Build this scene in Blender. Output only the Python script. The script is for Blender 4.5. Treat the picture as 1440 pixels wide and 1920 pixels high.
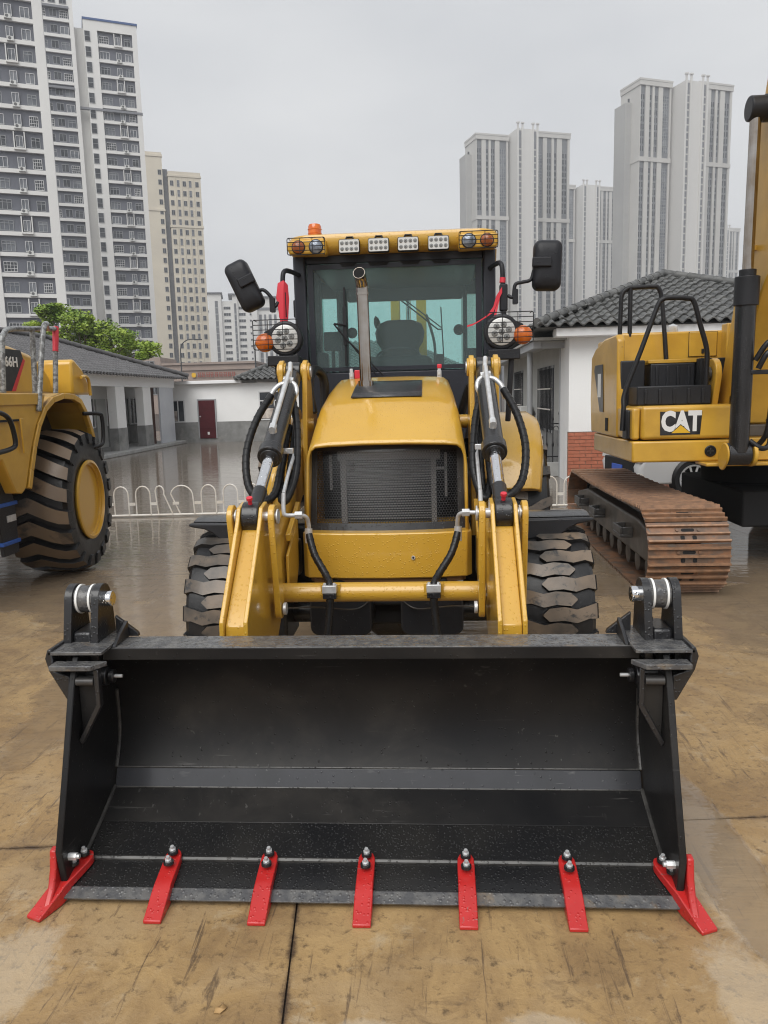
import bpy, bmesh, math, random
from mathutils import Vector, Matrix
random.seed(11)
R = math.radians
PI = math.pi
SC = bpy.context.scene
for o in list(bpy.data.objects): bpy.data.objects.remove(o)
COL = SC.collection

# ------------------------------------------------------------------ camera
YAW, PIT, ROL = R(-3.821), R(8.602), R(1.506)
fwd = Vector((math.sin(YAW)*math.cos(PIT), math.cos(YAW)*math.cos(PIT), -math.sin(PIT)))
rt0 = Vector((math.cos(YAW), -math.sin(YAW), 0)); up0 = rt0.cross(fwd)
rt = rt0*math.cos(ROL) - up0*math.sin(ROL); up = rt0*math.sin(ROL) + up0*math.cos(ROL)
cd = bpy.data.cameras.new('camera'); cam = bpy.data.objects.new('camera', cd); COL.objects.link(cam)
cam.matrix_world = Matrix(((rt.x, up.x, -fwd.x, .273), (rt.y, up.y, -fwd.y, 0), (rt.z, up.z, -fwd.z, 1.8), (0, 0, 0, 1)))
cd.sensor_fit = 'VERTICAL'; cd.sensor_height = 36; cd.sensor_width = 27; cd.lens = 27.0
cd.clip_start = .05; cd.clip_end = 3000
SC.camera = cam

# ------------------------------------------------------------------ overcast sky, soft sun, exposure
SUN_EL, SUN_AZ = R(50), R(196)      # azimuth clockwise from +Y
w = bpy.data.worlds.new('World'); SC.world = w; w.use_nodes = True
N = w.node_tree.nodes; LK = w.node_tree.links; N.clear()
sky = N.new('ShaderNodeTexSky'); sky.sky_type = 'NISHITA'; sky.sun_disc = False
sky.sun_elevation = SUN_EL; sky.sun_rotation = SUN_AZ; sky.dust_density = 6; sky.air_density = 1.5; sky.ozone_density = 1
hsv = N.new('ShaderNodeHueSaturation'); hsv.inputs['Saturation'].default_value = .12; hsv.inputs['Value'].default_value = 1.0
LK.new(sky.outputs[0], hsv.inputs['Color'])
tc = N.new('ShaderNodeTexCoord'); mp = N.new('ShaderNodeMapping'); mp.inputs['Scale'].default_value = (1.2, 1.2, 3.2)
nz = N.new('ShaderNodeTexNoise'); nz.inputs['Scale'].default_value = 1.3; nz.inputs['Detail'].default_value = 5; nz.inputs['Roughness'].default_value = .5
LK.new(tc.outputs['Generated'], mp.inputs['Vector']); LK.new(mp.outputs[0], nz.inputs['Vector'])
cr = N.new('ShaderNodeValToRGB'); cr.color_ramp.elements[0].position = .3; cr.color_ramp.elements[1].position = .72
cr.color_ramp.elements[0].color = (4.05, 4.22, 4.52, 1); cr.color_ramp.elements[1].color = (5.85, 5.92, 6.02, 1)
LK.new(nz.outputs['Fac'], cr.inputs['Fac'])
mx = N.new('ShaderNodeMix'); mx.data_type = 'RGBA'; mx.inputs['Factor'].default_value = .88
LK.new(hsv.outputs[0], mx.inputs[6]); LK.new(cr.outputs[0], mx.inputs[7])
bg = N.new('ShaderNodeBackground'); bg.inputs['Strength'].default_value = .1
wo = N.new('ShaderNodeOutputWorld'); LK.new(mx.outputs[2], bg.inputs['Color']); LK.new(bg.outputs[0], wo.inputs['Surface'])
sd = bpy.data.lights.new('sun', 'SUN'); sd.energy = 1.5; sd.angle = R(50); sd.color = (1, .985, .95)
so = bpy.data.objects.new('sun', sd); COL.objects.link(so)
sv = Vector((math.sin(SUN_AZ)*math.cos(SUN_EL), math.cos(SUN_AZ)*math.cos(SUN_EL), math.sin(SUN_EL)))
so.rotation_euler = sv.to_track_quat('Z', 'Y').to_euler(); so.location = sv*60
SC.view_settings.view_transform = 'Standard'; SC.view_settings.look = 'None'
SC.view_settings.exposure = .58; SC.view_settings.gamma = 1
SC.render.engine = 'CYCLES'
SC.cycles.filter_width = 1.1; SC.cycles.max_bounces = 8; SC.cycles.transparent_max_bounces = 24

# ------------------------------------------------------------------ materials
MATS = {}
def nd(nt, t, **kw):
    n = nt.nodes.new(t)
    for k, v in kw.items():
        if k in n.inputs.keys(): n.inputs[k].default_value = v
        else: setattr(n, k, v)
    return n
def noise(nt, pos, scale, detail=4, rough=.55, dist=0.):
    n = nd(nt, 'ShaderNodeTexNoise', Scale=scale, Detail=detail, Roughness=rough, Distortion=dist)
    nt.links.new(pos, n.inputs['Vector']); return n.outputs['Fac']
def ramp(nt, fac, a, b, ca=(0,0,0,1), cb=(1,1,1,1)):
    n = nt.nodes.new('ShaderNodeValToRGB'); e = n.color_ramp.elements
    e[0].position, e[1].position = a, b
    e[0].color = ca if len(ca) == 4 else (*ca, 1); e[1].color = cb if len(cb) == 4 else (*cb, 1)
    nt.links.new(fac, n.inputs['Fac']); return n.outputs['Color']
def mixc(nt, fac, a, b, mode='MIX'):
    n = nt.nodes.new('ShaderNodeMix'); n.data_type = 'RGBA'; n.blend_type = mode
    for sock, v in ((n.inputs[0], fac), (n.inputs[6], a), (n.inputs[7], b)):
        if isinstance(v, (int, float)): sock.default_value = v
        elif isinstance(v, (tuple, list)): sock.default_value = (*v[:3], 1)
        else: nt.links.new(v, sock)
    return n.outputs[2]
def math_(nt, op, a, b=0., clamp=False):
    n = nt.nodes.new('ShaderNodeMath'); n.operation = op; n.use_clamp = clamp
    for i, v in ((0, a), (1, b)):
        if isinstance(v, (int, float)): n.inputs[i].default_value = v
        else: nt.links.new(v, n.inputs[i])
    return n.outputs[0]
def begin(name):
    m = bpy.data.materials.new(name); m.use_nodes = True; nt = m.node_tree; nt.nodes.clear()
    out = nt.nodes.new('ShaderNodeOutputMaterial'); b = nt.nodes.new('ShaderNodeBsdfPrincipled')
    nt.links.new(b.outputs[0], out.inputs['Surface']); g = nt.nodes.new('ShaderNodeNewGeometry')
    MATS[name] = m
    return m, nt, b, g.outputs['Position']
def drops(nt, pos, scale, thr=.55):
    """raindrops standing on a surface: random voronoi cells become little domes"""
    v = nd(nt, 'ShaderNodeTexVoronoi', Scale=scale, Randomness=1.0); nt.links.new(pos, v.inputs['Vector'])
    q = math_(nt, 'DIVIDE', v.outputs['Distance'], .36)
    dome = math_(nt, 'SUBTRACT', 1., math_(nt, 'MULTIPLY', q, q), True)
    sep = nt.nodes.new('ShaderNodeSeparateColor'); nt.links.new(v.outputs['Color'], sep.inputs[0])
    sel = math_(nt, 'GREATER_THAN', sep.outputs[0], thr)
    return math_(nt, 'MULTIPLY', dome, sel)
def mat(name, c, rough=.5, metal=0., c2=None, scratch=None, ns=6., lo=.35, hi=.65, bump=0., bs=60., wet=0, wthr=.6, coat=0., rvar=.0, dirt=None, dirt_s=2.5, dlo=.55, dhi=.75):
    m, nt, b, pos = begin(name)
    col = c
    if c2 is not None: col = ramp(nt, noise(nt, pos, ns), lo, hi, c, c2)
    if dirt is not None: col = mixc(nt, ramp(nt, noise(nt, pos, dirt_s, 6, .65, .4), dlo, dhi), col if not isinstance(col, tuple) else col, dirt)
    if scratch is not None:
        for rotv, sc_, th_ in (((R(20), R(35), R(15)), (3, 60, 60), .66), ((R(-30), R(10), R(70)), (50, 4, 50), .67), ((R(5), R(-60), R(30)), (6, 45, 6), .68)):
            mp_ = nd(nt, 'ShaderNodeMapping'); mp_.inputs['Rotation'].default_value = rotv; mp_.inputs['Scale'].default_value = sc_; nt.links.new(pos, mp_.inputs['Vector'])
            patch = ramp(nt, noise(nt, pos, 2.3, 3), .48, .62)
            col = mixc(nt, math_(nt, 'MULTIPLY', math_(nt, 'MULTIPLY', ramp(nt, noise(nt, mp_.outputs[0], 1.0, 3, .6), th_, th_+.04), patch), .8), col, scratch)
    if isinstance(col, tuple): b.inputs['Base Color'].default_value = (*col[:3], 1)
    else: nt.links.new(col, b.inputs['Base Color'])
    b.inputs['Roughness'].default_value = rough; b.inputs['Metallic'].default_value = metal
    if rvar: nt.links.new(math_(nt, 'ADD', rough-rvar/2, math_(nt, 'MULTIPLY', noise(nt, pos, ns*1.7, 5), rvar), True), b.inputs['Roughness'])
    if coat: b.inputs['Coat Weight'].default_value = coat; b.inputs['Coat Roughness'].default_value = .08
    h = None
    if bump: h = math_(nt, 'MULTIPLY', noise(nt, pos, bs, 5), bump)
    if wet:
        d = math_(nt, 'MULTIPLY', drops(nt, pos, wet, wthr), .13/wet)
        h = d if h is None else math_(nt, 'ADD', h, d)
    if h is not None:
        bn = nd(nt, 'ShaderNodeBump', Strength=1.0, Distance=1.0); nt.links.new(h, bn.inputs['Height']); nt.links.new(bn.outputs[0], b.inputs['Normal'])
    return m
YEL = (.61, .352, .042)
mat('yellow', YEL, .33, c2=(.565, .32, .034), ns=3, wet=75, wthr=.5, coat=.7, rvar=.12)
mat('yellow_flat', (.58, .31, .03), .42, c2=(.52, .27, .025), ns=4, wet=70, wthr=.7)
mat('yellow_old', (.65, .375, .045), .33, coat=.4, c2=(.52, .29, .034), ns=3, rvar=.15, dirt=(.10, .05, .02), dirt_s=7, dlo=.69, dhi=.75, bump=.0006, bs=30)
mat('yellow_lamp', (.62, .345, .03), .3, coat=.3)
mat('black', (.012, .012, .013), .3, c2=(.018, .018, .02), ns=5, wet=75, wthr=.4, coat=.2, rvar=.15)
mat('bucket_black', (.010, .010, .011), .34, scratch=(.085, .082, .078), c2=(.021, .020, .0195), ns=2.2, wet=80, wthr=.93, rvar=.18, dirt=(.045, .041, .037), dirt_s=2.2, dlo=.54, dhi=.85)
mat('bucket_wet', (.011, .011, .012), .24, c2=(.02, .019, .018), ns=3, wet=85, wthr=.12, rvar=.16)
mat('bucket_strip', (.036, .037, .043), .22, scratch=(.12, .12, .12), c2=(.026, .027, .03), ns=4, wet=80, wthr=.93, rvar=.12, coat=.3)  # lighter bluish base paints in the sky reflected by the sloped strip
mat('lip_sheen', (.075, .075, .078), .14, c2=(.125, .122, .118), ns=22, lo=.42, hi=.6, wet=58, wthr=.1, rvar=.2, bump=.004, bs=30, dirt=(.20, .15, .10), dirt_s=6, dlo=.58, dhi=.72)  # black steel greyed and speckled in colour for its wet sky sheen
mat('plastic', (.015, .0155, .018), .42, c2=(.02, .0205, .024), ns=5, wet=100, wthr=.8)
mat('mirror_black', (.014, .0145, .018), .45, wet=90, wthr=.85)
mat('cab_grey', (.022, .024, .032), .35, wet=100, wthr=.8)
mat('rubber', (.010, .010, .011), .36, c2=(.017, .017, .018), ns=8, rvar=.25, bump=.002, bs=40)
mat('tread_mud', (.05, .045, .04), .32, c2=(.19, .145, .105), ns=2.6, lo=.38, hi=.58, rvar=.2, bump=.001, bs=60, dirt=(.03, .03, .03), dirt_s=14, dlo=.56, dhi=.66)
mat('tread_mud_big', (.135, .095, .06), .36, c2=(.185, .13, .085), ns=1.6, lo=.35, hi=.6, rvar=.2, bump=.001, bs=60, dirt=(.035, .03, .028), dirt_s=2.2, dlo=.56, dhi=.66)
mat('hose', (.010, .010, .011), .36, wet=110, wthr=.8)
mat('hose_joint', (.006, .006, .006), .6)
mat('chrome', (.75, .76, .78), .12, metal=1., wet=80, wthr=.4)
mat('zinc', (.68, .69, .70), .3, metal=.45, c2=(.56, .56, .56), ns=30)
mat('stainless', (.42, .39, .36), .13, metal=1., c2=(.30, .25, .20), ns=5, rvar=.06)
mat('bore_shade', (.004, .004, .004), .9)  # near-black standing in for the shade inside the exhaust pipe
mat('red', (.50, .022, .02), .32, scratch=(.22, .14, .12), c2=(.44, .018, .017), ns=9, wet=75, wthr=.4, coat=.2, dirt=(.24, .10, .085), dirt_s=7, dlo=.64, dhi=.74)
mat('red_tape', (.62, .03, .05), .35)
mat('white_ring', (.78, .78, .76), .35)
mat('radiator', (.20, .20, .205), .45, metal=.2)
mat('radiator_fin', (.20, .20, .20), .4, metal=.1)
mat('dark_void', (.006, .006, .007), .8)
mat('seat', (.018, .019, .021), .7)
mat('led_plate', (.62, .62, .6), .3, metal=.2)
mat('led_lens', (.28, .28, .27), .12, metal=.6)
mat('amber', (.70, .16, .008), .15, c2=(.55, .10, .005), ns=25, coat=.6)
mat('amber_dull', (.45, .12, .02), .2, c2=(.3, .08, .02), ns=30, coat=.5)
mat('clear_lens', (.36, .40, .47), .12, c2=(.22, .25, .3), ns=40, metal=.3)
mat('steel_dark', (.05, .05, .052), .4, c2=(.09, .085, .08), ns=12, metal=.4)
mat('rust', (.25, .125, .065), .5, c2=(.125, .08, .055), ns=7, lo=.38, hi=.6, rvar=.3, bump=.002, bs=40, dirt=(.12, .10, .085), dirt_s=9, dlo=.55, dhi=.65)
mat('rust_worn', (.36, .20, .115), .4, c2=(.22, .13, .08), ns=16, metal=.2)
mat('grease', (.05, .044, .037), .45, c2=(.11, .09, .072), ns=4, rvar=.3)
mat('brown_inside', (.17, .085, .03), .6, c2=(.14, .07, .025), ns=4)
mat('grip_grey', (.30, .31, .31), .3, c2=(.13, .13, .13), ns=26, lo=.45, hi=.55, metal=.1)
mat('blue_step', (.02, .10, .42), .4, c2=(.015, .07, .3), ns=10)
mat('decal_black', (.015, .015, .016), .3, c2=(.03, .03, .032), ns=14)
mat('decal_vent', (.035, .036, .04), .3, c2=(.055, .056, .06), ns=30, wet=80, wthr=.1)
mat('decal_white', (.75, .75, .73), .4)
mat('decal_yellow', (.72, .42, .02), .4)
mat('decal_red', (.55, .025, .03), .4)
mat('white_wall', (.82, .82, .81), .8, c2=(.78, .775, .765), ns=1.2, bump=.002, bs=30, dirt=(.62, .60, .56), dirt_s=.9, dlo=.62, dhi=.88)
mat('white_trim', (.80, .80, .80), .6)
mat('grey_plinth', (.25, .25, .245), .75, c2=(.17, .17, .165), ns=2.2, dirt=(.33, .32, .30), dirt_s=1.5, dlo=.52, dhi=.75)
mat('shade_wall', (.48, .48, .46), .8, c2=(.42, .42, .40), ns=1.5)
mat('grey_door', (.13, .135, .14), .5)
mat('maroon', (.085, .012, .017), .35, c2=(.07, .01, .014), ns=4)
mat('brown_door', (.06, .022, .014), .5)
mat('panel_white', (.58, .60, .63), .5, c2=(.5, .52, .56), ns=1.)
mat('tile', (.085, .086, .085), .5, c2=(.15, .15, .145), ns=5, lo=.4, hi=.62, rvar=.25, dirt=(.045, .046, .043), dirt_s=9, dlo=.5, dhi=.68)
mat('tile_far', (.075, .073, .075), .5, c2=(.12, .115, .115), ns=3, rvar=.2)
mat('brick', (.44, .15, .085), .7, c2=(.36, .115, .065), ns=11, dirt=(.30, .13, .08), dirt_s=5)
mat('mortar', (.34, .25, .20), .85)
mat('concrete_grey', (.36, .36, .35), .7, c2=(.29, .29, .28), ns=3, dirt=(.46, .46, .45), dirt_s=4)
mat('iron', (.014, .014, .016), .45)
mat('fence_white', (.76, .73, .68), .4, c2=(.66, .60, .52), ns=8)
mat('window_dark', (.03, .033, .04), .12, c2=(.075, .08, .09), ns=.7, lo=.4, hi=.6)
mat('window_pale', (.20, .21, .23), .15, c2=(.10, .11, .13), ns=.35, lo=.4, hi=.6)
mat('frame_grey', (.34, .35, .36), .5)
mat('frame_white', (.66, .66, .66), .5)
mat('curtain', (.62, .55, .48), .8, c2=(.25, .2, .18), ns=3)
mat('tower_grey', (.135, .142, .168), .7, c2=(.115, .12, .145), ns=.2)
mat('tower_white', (.76, .75, .725), .7, c2=(.70, .69, .67), ns=.12)
mat('tower_recess', (.21, .215, .235), .7)
mat('tower_beige', (.66, .60, .49), .7, c2=(.60, .545, .45), ns=.15)
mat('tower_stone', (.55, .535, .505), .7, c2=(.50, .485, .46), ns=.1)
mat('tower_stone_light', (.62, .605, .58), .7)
mat('tower_stone_shaded', (.40, .395, .38), .7, c2=(.365, .36, .35), ns=.1)  # darker copy of the stone, shade of the recesses put into colour
mat('strip_dark', (.19, .195, .21), .4, c2=(.14, .145, .16), ns=.25)
mat('blue_trim', (.05, .10, .25), .5)
mat('ac_white', (.62, .62, .60), .5)
mat('ac_grille', (.12, .12, .12), .6)
mat('shop_brown', (.33, .26, .22), .7, c2=(.29, .23, .20), ns=.5)
mat('shop_sign_red', (.30, .075, .055), .5)
mat('lamp_pole', (.06, .062, .065), .5)
mat('bark', (.08, .06, .045), .85)
mat('car_white', (.62, .63, .64), .25, coat=.6)
mat('plate_blue', (.03, .10, .48), .4)
mat('leaf_dry', (.42, .26, .11), .7)
mat('dust_weld', (.035, .034, .033), .35, c2=(.08, .077, .072), ns=14, wet=80, wthr=.3)
for _n, _s in (('bucket_black', .22), ('bucket_wet', .35), ('plastic', .35), ('mirror_black', .32), ('rubber', .35), ('hose', .4), ('cab_grey', .4), ('iron', .35)):
    for _b in MATS[_n].node_tree.nodes:
        if _b.type == 'BSDF_PRINCIPLED': _b.inputs['Specular IOR Level'].default_value = _s
def leaf_mat():
    m, nt, b, pos = begin('leaf')
    nt.links.new(ramp(nt, noise(nt, pos, .9, 3), .35, .68, (.11, .20, .03), (.36, .46, .065)), b.inputs['Base Color'])
    b.inputs['Roughness'].default_value = .5; b.inputs['Specular IOR Level'].default_value = .3
    b.inputs['Transmission Weight'].default_value = 0
leaf_mat()
def glass_mat(name, tint, gloss_r=.02, film=.12, ior=1.45, filmc=(.25, .36, .36)):
    """pane: tinted see-through, grazing reflection, a pale film for rain and painted sky reflection"""
    m = bpy.data.materials.new(name); m.use_nodes = True; nt = m.node_tree; nt.nodes.clear(); MATS[name] = m
    out = nt.nodes.new('ShaderNodeOutputMaterial')
    tr = nd(nt, 'ShaderNodeBsdfTransparent'); tr.inputs[0].default_value = (*tint, 1)
    gl = nd(nt, 'ShaderNodeBsdfGlossy'); gl.inputs['Roughness'].default_value = gloss_r
    df = nd(nt, 'ShaderNodeBsdfDiffuse'); df.inputs[0].default_value = (*filmc, 1)  # diffuse tint also stands in for sky reflected on the pane
    fr = nd(nt, 'ShaderNodeFresnel', IOR=ior)
    g = nt.nodes.new('ShaderNodeNewGeometry')
    d = drops(nt, g.outputs['Position'], 60, .55)
    bn = nd(nt, 'ShaderNodeBump', Strength=.6, Distance=1.0); nt.links.new(math_(nt, 'MULTIPLY', d, .0015), bn.inputs['Height'])
    nt.links.new(bn.outputs[0], gl.inputs['Normal'])
    m1 = nt.nodes.new('ShaderNodeMixShader'); m2 = nt.nodes.new('ShaderNodeMixShader')
    nt.links.new(math_(nt, 'ADD', film, math_(nt, 'MULTIPLY', d, .12), True), m1.inputs[0]); nt.links.new(tr.outputs[0], m1.inputs[1]); nt.links.new(df.outputs[0], m1.inputs[2])
    nt.links.new(fr.outputs[0], m2.inputs[0]); nt.links.new(m1.outputs[0], m2.inputs[1]); nt.links.new(gl.outputs[0], m2.inputs[2])
    nt.links.new(m2.outputs[0], out.inputs['Surface'])
glass_mat('glass_teal', (.84, .945, .935), film=.09, ior=1.3, filmc=(.42, .50, .50))
glass_mat('glass_rear', (.80, .97, .945), film=.03, ior=1.2, filmc=(.3, .5, .48))

def ground_mat():
    m, nt, b, pos = begin('wet_concrete')
    sx = nt.nodes.new('ShaderNodeSeparateXYZ'); nt.links.new(pos, sx.inputs[0]); X, Y = sx.outputs[0], sx.outputs[1]
    n1 = noise(nt, pos, .55, 6, .6, .5); n2 = noise(nt, pos, 2.2, 8, .66, 1.2); n3 = noise(nt, pos, 24, 6, .7)
    col = ramp(nt, n1, .34, .66, (.33, .207, .09), (.455, .31, .15))
    col = mixc(nt, math_(nt, 'MULTIPLY', ramp(nt, n2, .42, .62), .8), col, (.235, .15, .075))
    col = mixc(nt, math_(nt, 'MULTIPLY', ramp(nt, noise(nt, pos, 1.1, 8, .62, 2.0), .50, .64), .6), col, (.40, .285, .16))
    col = mixc(nt, math_(nt, 'MULTIPLY', ramp(nt, noise(nt, pos, 7, 8, .75, 1.4), .54, .68), .7), col, (.15, .10, .058))
    # pale cement scuffs
    col = mixc(nt, math_(nt, 'MULTIPLY', ramp(nt, noise(nt, pos, 3.4, 8, .74, .3), .58, .74), .7), col, (.52, .43, .30))
    # dark specks, tyre rubs and scratches
    col = mixc(nt, math_(nt, 'MULTIPLY', ramp(nt, n3, .55, .68), .7), col, (.08, .055, .035))
    for rotz, sc_, ns_, lo_, amt in ((24, (14, 1.3, 1), 1.4, .60, .75), (-38, (20, 1.1, 1), 1.1, .63, .7), (8, (30, 2.2, 1), 1.2, .64, .75), (62, (22, 1.5, 1), .9, .63, .6)):
        mpn = nd(nt, 'ShaderNodeMapping'); mpn.inputs['Rotation'].default_value = (0, 0, R(rotz)); mpn.inputs['Scale'].default_value = sc_; nt.links.new(pos, mpn.inputs['Vector'])
        col = mixc(nt, math_(nt, 'MULTIPLY', ramp(nt, noise(nt, mpn.outputs[0], ns_, 6, .7, .6), lo_, lo_+.07), amt), col, (.095, .065, .045))
    # broken, dirty slab edges
    oc = nt.nodes.new('ShaderNodeTexCoord'); so_ = nt.nodes.new('ShaderNodeSeparateXYZ'); nt.links.new(oc.outputs['Object'], so_.inputs[0])
    ed = None
    for k in (0, 1):
        a = math_(nt, 'MINIMUM', so_.outputs[k], math_(nt, 'SUBTRACT', 5.0, so_.outputs[k])); ed = a if ed is None else math_(nt, 'MINIMUM', ed, a)
    ew = math_(nt, 'ADD', ed, math_(nt, 'MULTIPLY', math_(nt, 'SUBTRACT', noise(nt, pos, 9, 8, .75), .5), .075))
    col = mixc(nt, ramp(nt, ew, .000, .017, (1, 1, 1), (0, 0, 0)), col, (.085, .055, .034))
    # dried cement wash, its pale colour also painting in a puddle's reflection
    def blob0(cx, cy, rx, ry):
        dx = math_(nt, 'DIVIDE', math_(nt, 'SUBTRACT', X, cx), rx); dy = math_(nt, 'DIVIDE', math_(nt, 'SUBTRACT', Y, cy), ry)
        return math_(nt, 'SUBTRACT', 1., math_(nt, 'ADD', math_(nt, 'MULTIPLY', dx, dx), math_(nt, 'MULTIPLY', dy, dy)), True)
    wash = None
    for a in ((1.33, 2.8, .20, .85), (1.2, 2.1, .16, .4), (-1.12, 2.12, .2, .36), (-.85, 1.85, .3, .12), (0, 1.9, .3, .1), (.55, 1.95, .2, .1), (-1.0, 5.0, .6, .8)):
        b_ = blob0(*a); wash = b_ if wash is None else math_(nt, 'MAXIMUM', wash, b_)
    wash = math_(nt, 'ADD', math_(nt, 'MULTIPLY', wash, .55), math_(nt, 'MULTIPLY', math_(nt, 'SUBTRACT', noise(nt, pos, 4, 9, .75, .6), .5), 1.3))
    col = mixc(nt, math_(nt, 'MULTIPLY', ramp(nt, wash, .17, .34), .36), col, (.54, .47, .37))
    # standing water: film all over the yard beyond the machines, patches near by
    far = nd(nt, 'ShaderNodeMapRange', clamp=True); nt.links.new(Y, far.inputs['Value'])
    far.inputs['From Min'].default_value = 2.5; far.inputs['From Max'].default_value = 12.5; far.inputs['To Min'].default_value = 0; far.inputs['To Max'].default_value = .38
    w0 = noise(nt, pos, .38, 6, .6, .9)
    lev = math_(nt, 'ADD', w0, far.outputs[0])
    def blob(cx, cy, rx, ry, amt):
        dx = math_(nt, 'DIVIDE', math_(nt, 'SUBTRACT', X, cx), rx); dy = math_(nt, 'DIVIDE', math_(nt, 'SUBTRACT', Y, cy), ry)
        d2 = math_(nt, 'ADD', math_(nt, 'MULTIPLY', dx, dx), math_(nt, 'MULTIPLY', dy, dy))
        return math_(nt, 'MULTIPLY', math_(nt, 'SUBTRACT', 1., d2, True), amt)
    for a in ((1.36, 2.85, .16, .75, .4), (2.6, 4.0, .8, .5, .3), (3.2, 6.3, 1.0, .8, .45), (-4.2, 6.9, 1.1, .7, .4), (-1.9, 5.6, .42, 2.4, .36), (3.4, 8.5, .9, 1.6, .4)):
        lev = math_(nt, 'ADD', lev, blob(*a))
    edge = math_(nt, 'ADD', lev, math_(nt, 'MULTIPLY', noise(nt, pos, 7, 6, .7), .16))
    pud = ramp(nt, edge, .665, .725)
    col = mixc(nt, math_(nt, 'MULTIPLY', pud, .6), col, (.20, .145, .095))
    col = mixc(nt, math_(nt, 'MULTIPLY', far.outputs[0], 1.9), col, (.17, .155, .14))  # far yard greyed in base colour, standing in for reflected sky
    nt.links.new(col, b.inputs['Base Color'])
    damp = math_(nt, 'ADD', .15, math_(nt, 'MULTIPLY', n2, .40))
    rn = nt.nodes.new('ShaderNodeMix'); rn.data_type = 'FLOAT'
    nt.links.new(pud, rn.inputs[0]); nt.links.new(damp, rn.inputs[2]); rn.inputs[3].default_value = .025
    nt.links.new(rn.outputs[0], b.inputs['Roughness'])
    # relief: concrete grain where the water is thin, wind ripples on the water
    mp3 = nd(nt, 'ShaderNodeMapping'); mp3.inputs['Scale'].default_value = (.9, 5.5, 1); nt.links.new(pos, mp3.inputs['Vector'])
    rip = math_(nt, 'MULTIPLY', noise(nt, mp3.outputs[0], 1.3, 4, .6, .3), .0065)
    grain = math_(nt, 'ADD', math_(nt, 'MULTIPLY', n3, .005), math_(nt, 'MULTIPLY', n2, .008))
    hm = nt.nodes.new('ShaderNodeMix'); hm.data_type = 'FLOAT'; nt.links.new(pud, hm.inputs[0]); nt.links.new(grain, hm.inputs[2]); nt.links.new(rip, hm.inputs[3])
    bn = nd(nt, 'ShaderNodeBump', Strength=.8, Distance=1.0); nt.links.new(hm.outputs[0], bn.inputs['Height']); nt.links.new(bn.outputs[0], b.inputs['Normal'])
    b.inputs['IOR'].default_value = 1.38
ground_mat()
mat('joint_dirt', (.06, .04, .028), .6, c2=(.035, .025, .02), ns=20)

# ------------------------------------------------------------------ mesh helpers
class MB:
    def __init__(s): s.v = []; s.f = []; s.m = []
    def add(s, vs, fs, mi=0):
        o = len(s.v); s.v += [tuple(p) for p in vs]; s.f += [tuple(i+o for i in f) for f in fs]; s.m += [mi]*len(fs); return s
    def bx(s, x0, x1, y0, y1, z0, z1, mi=0):
        return s.add([(x, y, z) for x in (x0, x1) for y in (y0, y1) for z in (z0, z1)],
                     [(0,1,3,2), (4,6,7,5), (0,4,5,1), (2,3,7,6), (0,2,6,4), (1,5,7,3)], mi)
    def prism(s, poly, ax, a, b, mi=0):
        n = len(poly)
        def P(u, v, t): return {'x': (t, u, v), 'y': (u, t, v), 'z': (u, v, t)}[ax]
        vs = [P(u, v, a) for u, v in poly] + [P(u, v, b) for u, v in poly]
        return s.add(vs, [tuple(range(n)), tuple(range(2*n-1, n-1, -1))] + [(i, (i+1) % n, n+(i+1) % n, n+i) for i in range(n)], mi)
    def loft(s, rings, caps=True, closed=True, mi=0):
        n = len(rings[0]); vs = [p for r in rings for p in r]; fs = []
        for k in range(len(rings)-1):
            for i in range(n if closed else n-1):
                j = (i+1) % n; fs.append((k*n+i, k*n+j, (k+1)*n+j, (k+1)*n+i))
        if caps: fs += [tuple(range(n)), tuple(range((len(rings)-1)*n+n-1, (len(rings)-1)*n-1, -1))]
        return s.add(vs, fs, mi)
    def tube(s, path, r, n=10, caps=True, mi=0):
        path = [Vector(p) for p in path]; rings = []; T0 = None; nrm = None
        for i, p in enumerate(path):
            t = ((path[min(i+1, len(path)-1)] - path[max(i-1, 0)])).normalized()
            if nrm is None:
                nrm = t.orthogonal().normalized()
            else:
                nrm = (nrm - t*nrm.dot(t)).normalized()
            bi = t.cross(nrm); rr = r[i] if isinstance(r, (list, tuple)) else r
            rings.append([p + (nrm*math.cos(2*PI*k/n) + bi*math.sin(2*PI*k/n))*rr for k in range(n)])
        return s.loft(rings, caps, True, mi)
    def cyl(s, p0, p1, r0, r1=None, n=16, mi=0):
        return s.tube([p0, p1], [r0, r0 if r1 is None else r1], n, True, mi)
    def lathe(s, prof, org, ax, n=32, mi=0, close=False):
        """prof: (radius, height along axis)"""
        ax = Vector(ax).normalized(); u = ax.orthogonal().normalized(); v = ax.cross(u); org = Vector(org)
        rings = [[org + ax*h + (u*math.cos(2*PI*k/n) + v*math.sin(2*PI*k/n))*r for k in range(n)] for r, h in prof]
        if close: rings.append(rings[0])
        return s.loft(rings, not close, True, mi)
    def build(s, name, mats, parent=None, bevel=0., seg=2, smooth=38, local=False, kind=None, label=None):
        me = mesh_of(s, name, mats, smooth)
        return link(name, me, parent, bevel, seg, local, kind, label)
def mesh_of(s, name, mats, smooth=38):
    me = bpy.data.meshes.new(name); me.from_pydata(s.v, [], s.f)
    for x in (mats if isinstance(mats, (list, tuple)) else [mats]): me.materials.append(MATS[x])
    me.polygons.foreach_set('material_index', s.m)
    bm = bmesh.new(); bm.from_mesh(me); bmesh.ops.recalc_face_normals(bm, faces=bm.faces); bm.to_mesh(me); bm.free()
    me.polygons.foreach_set('use_smooth', [True]*len(me.polygons))
    me.set_sharp_from_angle(angle=R(smooth)); me.update()
    return me
THINGS = set()
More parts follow.
